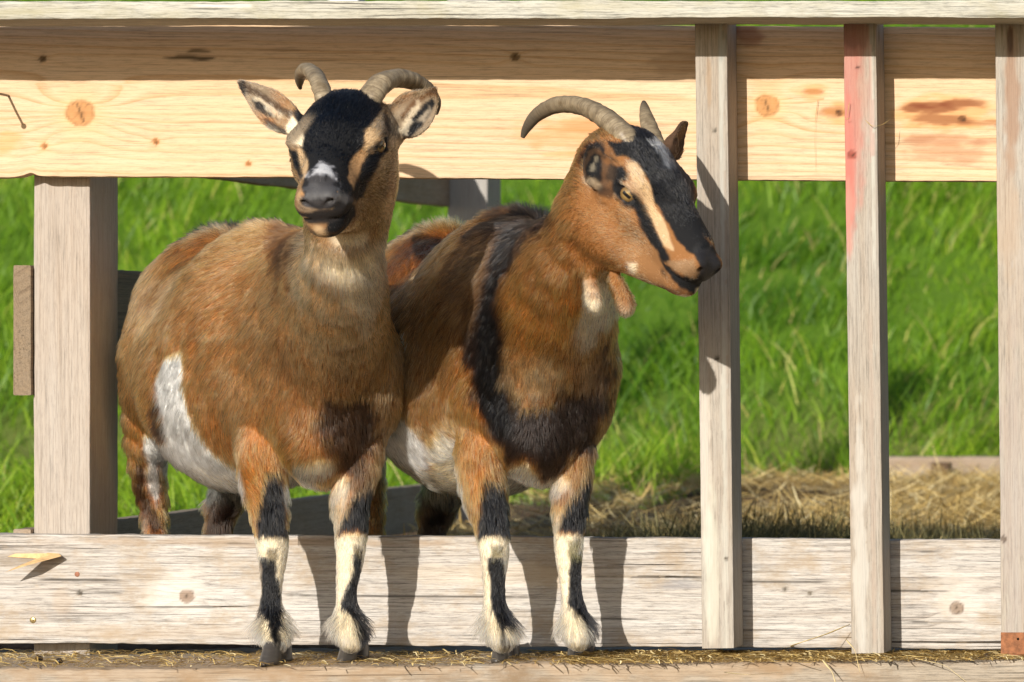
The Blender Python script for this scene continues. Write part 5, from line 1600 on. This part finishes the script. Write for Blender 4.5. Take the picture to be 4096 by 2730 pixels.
def coat2(c):
    z = c.V[:, 2]; P_ = c.paint
    H = H2
    def h(*a): return tuple(H(*a))
    c.col[:] = (.36, .155, .045)
    P_([(1100, 900), (1080, 1000)], 100, 'rust', .6, .8)
    P_([(960, 600), (930, 700)], 120, (.34, .14, .045), .9, .6)
    P_([(1000, 560), (960, 560)], 50, (.30, .12, .04), .9, .6)
    P_([tuple(R(1080, 515, .3)), tuple(R(1030, 505, .45)), tuple(R(920, 520, .6))], 13, 'bk', 1, .5)
    P_([(1130, 525), (1100, 535)], 24, 'bk', 1, .4)
    # black withers and shoulder band
    P_([tuple(R(1290, 450, -.0)), tuple(R(1250, 500, .05)), tuple(R(1180, 500, .12)), tuple(R(1120, 525, .2))], 40, 'bk', 1, .4, .2)
    c.poly(cD([(560, 130), (700, 50), (870, 70), (970, -20), (930, 90), (790, 220), (710, 330), (680, 450), (710, 560), (680, 700), (740, 850), (800, 930), (640, 1000), (570, 900), (530, 700), (490, 560), (440, 430), (450, 280)]), 'bk', .97, 10, 24)
    P_([(1262, 500), (1235, 503), (1190, 508), (1140, 520), (1110, 535)], 36, 'bk', 1, .35, .3)
    P_([(1190, 550), (1160, 620)], 56, 'bk', 1, .4, .35)
    P_([(1190, 530), (1150, 600), (1137, 680), (1128, 780), (1126, 880), (1150, 960)], 40, 'bk', .97, .5, .4, radii=[60, 52, 44, 40, 40, 46])
    P_([(1100, 580), (1080, 660), (1040, 720)], 50, 'db', .8, .8, .5)
    P_([(1060, 660), (1000, 760), (960, 850)], 60, 'db', .6, .9, .5)
    P_([(925, 700), (930, 850)], 26, 'dk', .6, .8)
    c.poly(cD([(700, 930), (880, 900), (1000, 830), (1080, 700), (1150, 600), (1180, 750), (1165, 900), (1110, 1050), (1090, 1150), (1000, 1130), (940, 1250), (850, 1250), (820, 1180), (700, 1160), (640, 1020), (580, 900), (600, 760), (650, 850)]), 'bk', .97, 18, 30)
    c.poly(cD([(720, 660), (880, 700), (960, 760), (840, 870), (760, 900), (700, 800)]), 'lt', .6, 18, 24)
    c.poly(cD([(980, 680), (1120, 700), (1120, 850), (1000, 830)]), (.22, .11, .05), .7, 20, 20)
    P_([(1190, 690), (1220, 760), (1290, 760), (1330, 700)], 60, 'rust', .8, .8)
    c.poly(cD([(830, 720), (900, 700), (960, 760), (900, 860), (840, 860), (780, 800)]), 'tan', .5, 16, 24)
    # throat
    c.poly(cB([(545, 945), (590, 960), (610, 1100), (640, 1180), (760, 1250), (850, 1290), (800, 1400), (700, 1568), (520, 1568), (560, 1400), (570, 1200)]), 'cream', .95, 5, 8)
    P_([(1350, 740), (1352, 780)], 24, 'cream', .8, .7, .4)
    P_([(1350, 560), (1354, 620), (1360, 680), (1366, 706)], 20, 'cream', 1, .3, .2, radii=[9, 16, 24, 24])
    P_([(1415, 650), (1432, 690), (1440, 712)], 24, (.66, .47, .30), .95, .4)
    P_([(1355, 680), (1362, 682)], 9, (.62, .42, .25), .8, .6)
    # belly
    c.poly(cD([(150, 930), (215, 940), (270, 1020), (330, 1110), (345, 1190), (300, 1210), (140, 1140)]), 'white', .9, 6, 8)
    c.poly(cD([(140, 1120), (300, 1190), (420, 1240), (520, 1330), (490, 1370), (330, 1340), (140, 1220)]), (.66, .53, .34), .95, 8, 8)
    c.poly(cD([(385, 1020), (460, 1090), (490, 1250), (505, 1340), (420, 1310), (345, 1190), (345, 1080)]), 'cream', 1, 6, 9)
    c.poly(cD([(700, 1210), (790, 1160), (850, 1250), (790, 1310), (720, 1330), (690, 1260)]), 'cream', 1, 6, 9)
    P_([(925, 775), (928, 790)], 14, 'white', 1, .3, .2)
    P_([(1250, 1110), (1290, 1110)], 20, 'cream', .7, .6, .4)
    P_([tuple(R(1130, 1150, .12)), tuple(R(1100, 1160, .3))], 90, 'cream', .9, .4)
    P_([tuple(R(1020, 1130, .54)), tuple(R(995, 1400, .55))], 60, 'bk', .95, .4)
    P_([tuple(R(1035, 1170, .50)), tuple(R(1035, 1210, .52))], 14, 'db', .95, .4)
    low = (1 - sstep(.172, .184, z)) * (c.V[:, 1] < .0)
    c.col = c.col * (1 - low[:, None]) + np.array(COL['cream']) * low[:, None]
    c.poly(cE([(1380, -60), (1520, -60), (1520, 60), (1500, 200), (1482, 370), (1455, 250)]), 'rust', 1, 3, 4)
    c.poly(cE([(1520, 20), (1640, 60), (1662, 200), (1680, 360), (1600, 340), (1482, 372), (1492, 200)]), 'bk', 1, 4, 5)
    c.poly(cE([(1545, 490), (1640, 490), (1660, 600), (1690, 760), (1690, 840), (1650, 900), (1630, 990), (1608, 880), (1570, 780), (1560, 650)]), 'bk', 1, 3, 4)
    c.poly(cE([(1620, 940), (1645, 940), (1700, 1050), (1660, 1080), (1620, 1000)]), 'bk', .85, 4, 5)
    c.poly(cE([(1565, 420), (1640, 420), (1640, 480), (1570, 485)]), (.22, .19, .08), .85, 5, 6)
    c.poly(cE([(1980, 210), (2090, 60), (2150, -60), (2130, 250), (2105, 335), (2030, 312), (1955, 335)]), 'bk', 1, 4, 5)
    c.poly(cE([(1925, 180), (1985, 200), (1960, 330), (1920, 300)]), 'tan', 1, 4, 4)
    c.poly(cE([(2040, 470), (2100, 450), (2105, 600), (2120, 750), (2170, 850), (2210, 960), (2210, 1060), (2150, 1050), (2120, 880), (2060, 800), (2020, 750), (2020, 600)]), 'bk', 1, 3, 4)
    c.poly(cE([(2010, 380), (2090, 380), (2090, 480), (2020, 480)]), (.20, .18, .05), .8, 7, 7)
    # ---------------- head
    hd = 1 - sstep(.12, .16, np.linalg.norm(c.V - H(0, .02, -.03), axis=1))
    c.col = c.col * (1 - hd[:, None]) + np.array((.42, .185, .055)) * hd[:, None]
    P_([h(.01, -.05, .045), h(.01, .0, .04), h(.01, .05, .03), h(.01, .1, .01)], 60, 'bk', 1, .2, .1, radii=[62, 58, 46, 40])
    P_([h(.03, -.02, .02), h(.04, .02, .01)], 40, 'bk', .9, .3, .1)
    pl = c.poly
    pl(cB([(690, 340), (780, 370), (900, 330), (960, 340), (1060, 370), (1170, 420), (1240, 520), (1285, 620), (1270, 760), (1300, 900), (1390, 1030), (1430, 1080), (1440, 1200), (1380, 1260), (1330, 1190), (1290, 1100), (1240, 1080), (1160, 1000), (1110, 900), (1060, 820), (1010, 740), (1000, 650), (960, 580), (930, 520), (860, 480), (820, 450), (770, 460), (740, 420)]), 'bk', 1, 3, 5)
    pl(cB([(780, 1040), (1000, 900), (1100, 1100), (1150, 1300), (1000, 1330), (850, 1250)]), (.47, .25, .10), .6, 12, 14)
    pl(cB([(830, 480), (900, 500), (960, 590), (1000, 680), (1010, 760), (1060, 840), (1100, 920), (1130, 1010), (1150, 1080), (1080, 1050), (1040, 960), (1000, 880), (960, 790), (930, 710), (880, 640), (850, 560)]), 'tan', 1, 3, 5)
    pl(cB([(730, 510), (820, 530), (850, 570), (830, 620), (760, 640), (700, 600)]), 'bk', 1, 4, 5)
    pl(cB([(740, 640), (880, 620), (960, 700), (940, 760), (900, 740), (760, 740)]), (.5, .33, .18), .8, 4, 5)
    pl(cB([(880, 710), (930, 740), (970, 800), (1010, 900), (1050, 1000), (1100, 1090), (1130, 1160), (1070, 1150), (1000, 1040), (950, 950), (900, 850), (860, 760)]), 'bk', 1, 4, 5)
    pl(cB([(1110, 1150), (1270, 1140), (1330, 1230), (1390, 1280), (1250, 1262), (1150, 1215)]), (.42, .25, .12), 1, 4, 6)
    pl(cB([(1080, 1170), (1150, 1210), (1250, 1262), (1390, 1290), (1330, 1330), (1290, 1370), (1200, 1330), (1130, 1260)]), 'bk', 1, 4, 6)
    pl(cB([(1285, 1395), (1300, 1330), (1420, 1290), (1390, 1370)]), 'cream', 1, 4, 5)
    pl(cB([(1000, 1310), (1200, 1330), (1260, 1370), (1150, 1365), (1010, 1350)]), 'dk', .6, 6, 8)
    pl(cB([(840, 1160), (900, 1170), (910, 1240), (855, 1220)]), 'cream', .8, 5, 6)
    pl(cB([(975, 370), (1060, 355), (1075, 400), (1040, 425)]), 'white', .8, 3, 8)
    pl(cB([(1040, 400), (1090, 410), (1150, 560), (1120, 570)]), (.30, .32, .36), .55, 5, 10)
    pl(cB([(1285, 1085), (1400, 1050), (1440, 1180), (1430, 1260), (1380, 1255), (1330, 1185)]), 'nose', 1, 3, 2)
    P_([h(0, .150, -.006), h(.004, .155, -.02), h(.012, .145, -.03)], 32, 'nose', 1, .2, .05)
    P_([h(.03, .12, -.03), h(.03, .08, -.02)], 30, 'bk', 1, .3, .05)
    P_([h(-.020, .105, -.052), h(-.016, .125, -.056)], 12, 'bk', 1, .4, .15)
    P_([h(-.038, .09, -.042), h(-.024, .13, -.046), h(0, .15, -.043)], 5, 'bk', .95, .4, .1)
    P_([h(0, .135, -.070)], 15, 'cream', .95, .4, .3)
    P_([h(-.004, .152, -.037), h(-.012, .142, -.037)], 9, 'bk', .9, .4, .1)
    nz = cB([(1350, 1100), (1390, 1180), (1410, 1240)])
    c.setf('dens', nz, 24, .05); c.setf('naked', nz, 24, 1)
    # ears
    P_([(1370, 400), (1365, 350)], 42, 'dk', .8, .3, .1)
    P_([(1350, 400), (1355, 350), (1375, 335)], 14, 'dk', .9, .4)
    P_([(1368, 380), (1372, 410)], 11, 'bk', .95, .4, .2)
    P_([(1358, 415), (1375, 430)], 9, (.4, .3, .18), .7, .5, .3)
    P_([(1392, 348), (1396, 372)], 7, (.30, .13, .04), .7, .5)
    pl(cB([(535, 560), (528, 470), (580, 385), (640, 365), (695, 400), (690, 470), (655, 395), (590, 415), (560, 490)]), 'bk', .95, 3, 4)
    pl(cB([(565, 520), (620, 430), (675, 450), (665, 560), (620, 600), (570, 580)]), 'bk', 1, 3, 5)
    pl(cB([(640, 440), (655, 460), (620, 540), (590, 560), (605, 500)]), (.4, .35, .24), .6, 3, 10)
    pl(cB([(545, 590), (620, 610), (650, 640), (600, 670), (560, 640)]), (.5, .4, .26), .6, 3, 9)
    P_([(1385, 440), (1400, 445)], 12, 'bk', .7, .5)
    P_([(1540, 345), (1585, 290)], 46, (.13, .07, .035), 1, .3)
    P_([(1552, 372), (1590, 310), (1583, 284)], 9, 'bk', .9, .4)
    P_([(1572, 296), (1562, 312)], 12, (.34, .18, .07), .9, .4)
    for q in (-1, 1):
        P_([h(q * .055, -.004, .0), h(q * .055, .022, .0)], 20, 'bk', 1, .3, .08)
        c.setf('dens', [h(q * .058, .002, .001), h(q * .056, .018, .001)], 13, 0.0, .2)
    # lengths
    c.len[:] = .021
    zz = c.V
    head = np.linalg.norm(zz - H(0, .03, -.01), axis=1)
    hm = 1 - sstep(.11, .17, head)
    c.len = c.len * (1 - hm) + .0085 * hm
    mz = 1 - sstep(.05, .085, np.linalg.norm(zz - H(0, .12, -.03), axis=1))
    c.len = c.len * (1 - mz) + .0042 * mz
    c.setf('len', [h(0, -.05, .055), h(0, -.01, .055)], 50, .012)
    c.setf('len', [(1200, 1120), (1060, 1140), (940, 1110)], 40, .026)
    lgm = 1 - sstep(.16, .22, z)
    c.len = np.where(c.V[:, 1] < .01, c.len * (1 - lgm) + .009 * lgm, c.len)
    lgm2 = 1 - sstep(.13, .2, z)
    c.len = np.where(c.V[:, 1] > .25, c.len * (1 - lgm2) + .012 * lgm2, c.len)
    fm = np.exp(-((z - R(1150, 1422, -.08)[2]) / .020) ** 2) * (c.V[:, 1] < .0)
    c.len = c.len * (1 - fm) + .033 * fm; c.lift = c.lift * (1 - fm) + .55 * fm
    c.lift[:] = np.where(hm > .5, np.minimum(c.lift, .25), c.lift)
    c.setf('lift', [tuple(R(1300, 440, .0)), tuple(R(1250, 500, .05)), tuple(R(1180, 500, .12)), tuple(R(1080, 515, .3)), tuple(R(1000, 510, .45))], 46, .9)
    c.setf('len', [tuple(R(1300, 440, .0)), tuple(R(1250, 500, .05)), tuple(R(1180, 500, .12)), tuple(R(1130, 515, .2))], 46, .024)
    c.setf('len', [(1420, 660), (1440, 712)], 26, .010)
    c.setf('len', [(1356, 640), (1366, 706)], 24, .011)
    for e in ([(1390, 420), (1360, 340)], [(1540, 345), (1585, 290)]):
        c.setf('len', e, 52, .0045)
    f = c.fl
    for a, b in [((1000, 580), (950, 660)), ((960, 700), (930, 800)), ((1060, 640), (1000, 720)), ((1100, 580), (1050, 640)), ((1180, 560), (1120, 620)), ((1120, 680), (1080, 780)), ((1020, 780), (990, 880)), ((1060, 860), (1040, 960)),
                 ((960, 880), (950, 980)), ((940, 1020), (1000, 1080)), ((1040, 1000), (1060, 1090)), ((1010, 1080), (1060, 1120)), ((1250, 560), (1190, 640)), ((1300, 520), (1250, 600)), ((1220, 640), (1180, 740)), ((1300, 620), (1270, 720)),
                 ((1180, 760), (1150, 860)), ((1260, 760), (1240, 860)), ((1330, 700), (1320, 800)), ((1340, 800), (1350, 880)), ((1220, 880), (1200, 980)), ((1300, 900), (1300, 1000)), ((1380, 880), (1370, 980)), ((1140, 900), (1120, 1000)),
                 ((1110, 1040), (1110, 1130)), ((1260, 1010), (1270, 1090)), ((1200, 1080), (1190, 1140)), ((1320, 1080), (1315, 1160)), ((1360, 600), (1350, 680)), ((1400, 700), (1380, 780)), ((1130, 1150), (1135, 1220))]:
        f(a, b)
    for x, Y in ((1140, -.13), (1312, -.09)):
        for yy in (1180, 1260, 1330, 1400):
            c.flw(R(x, yy, Y), (0, -.1, -1), 1.0)
        c.flw(R(x - 30, 1460, Y), (-.45, -.1, -1), 1.0); c.flw(R(x + 40, 1460, Y), (.4, -.1, -1), 1.0); c.flw(R(x + 8, 1470, Y), (0, -.5, -1), .6)
    c.flw(R(1000, 540, .6), (-.3, .9, -.3)); c.flw(R(980, 700, .62), (0, .2, -1)); c.flw(R(1120, 800, .4), (.2, .6, -.5)); c.flw(R(990, 1300, .5), (0, 0, -1)); c.flw(R(1010, 1180, .52), (0, 0, -1))
    for (a, b, w) in [((0, .12, .01), (0, -1, .25), .5), ((0, .06, .03), (0, -1, .2), .5), ((0, .0, .06), (0, -1, .2), .6), ((0, -.05, .065), (0, -1, .1), .5), ((.03, .02, .045), (.4, -1, .2), .4), ((-.03, .02, .045), (-.4, -1, .2), .4),
                      ((.05, .05, -.02), (.2, -1, -.1), .5), ((-.05, .05, -.02), (-.2, -1, -.1), .5), ((.055, -.02, -.05), (.2, -1, -.4), .6), ((-.055, -.02, -.05), (-.2, -1, -.4), .6), ((.03, .10, -.04), (.3, -1, -.1), .4), ((-.03, .10, -.04), (-.3, -1, -.1), .4),
                      ((0, .10, -.075), (0, -1, -.3), .4), ((0, .03, -.09), (0, -1, -.3), .5), ((.03, .0, -.085), (.1, -1, -.5), .5)]:
        c.flw(H(*a), H.dir(*b), w)
    f((1380, 420), (1365, 350), .4); f((1545, 340), (1580, 295), .4)

g2, body2, c2 = finish(S2, Q(1220, 1530, .05) * [1, 1, 0] + [0, 0, zf], 'brown goat with wattles turning its black striped face towards the battens', coat2, FUR, 202)
eyes(H2, g2)
horn(g2, [(1458, 360, -.300), (1440, 322, -.300), (1412, 290, -.290), (1375, 262, -.270), (1330, 243, -.245), (1280, 242, -.225), (1238, 262, -.210), (1212, 292, -.200), (1201, 316, -.195)], [34, 33.5, 31.5, 28, 24, 21, 16.5, 11, 5], 7)
horn(g2, [(1513, 355, -.240), (1503, 322, -.235), (1492, 290, -.225), (1484, 262, -.210), (1481, 245, -.20), (1480, 235, -.19)], [23, 22, 19.5, 15, 10, 5], 8)
hooves(g2, [(1148, 1524, 40, .046, .034, .0, 0), (1188, 1513, -38, .045, .033, .3, 0), (1322, 1515, 40, .045, .034, .0, 0), (1362, 1508, -36, .042, .032, .3, 0)])
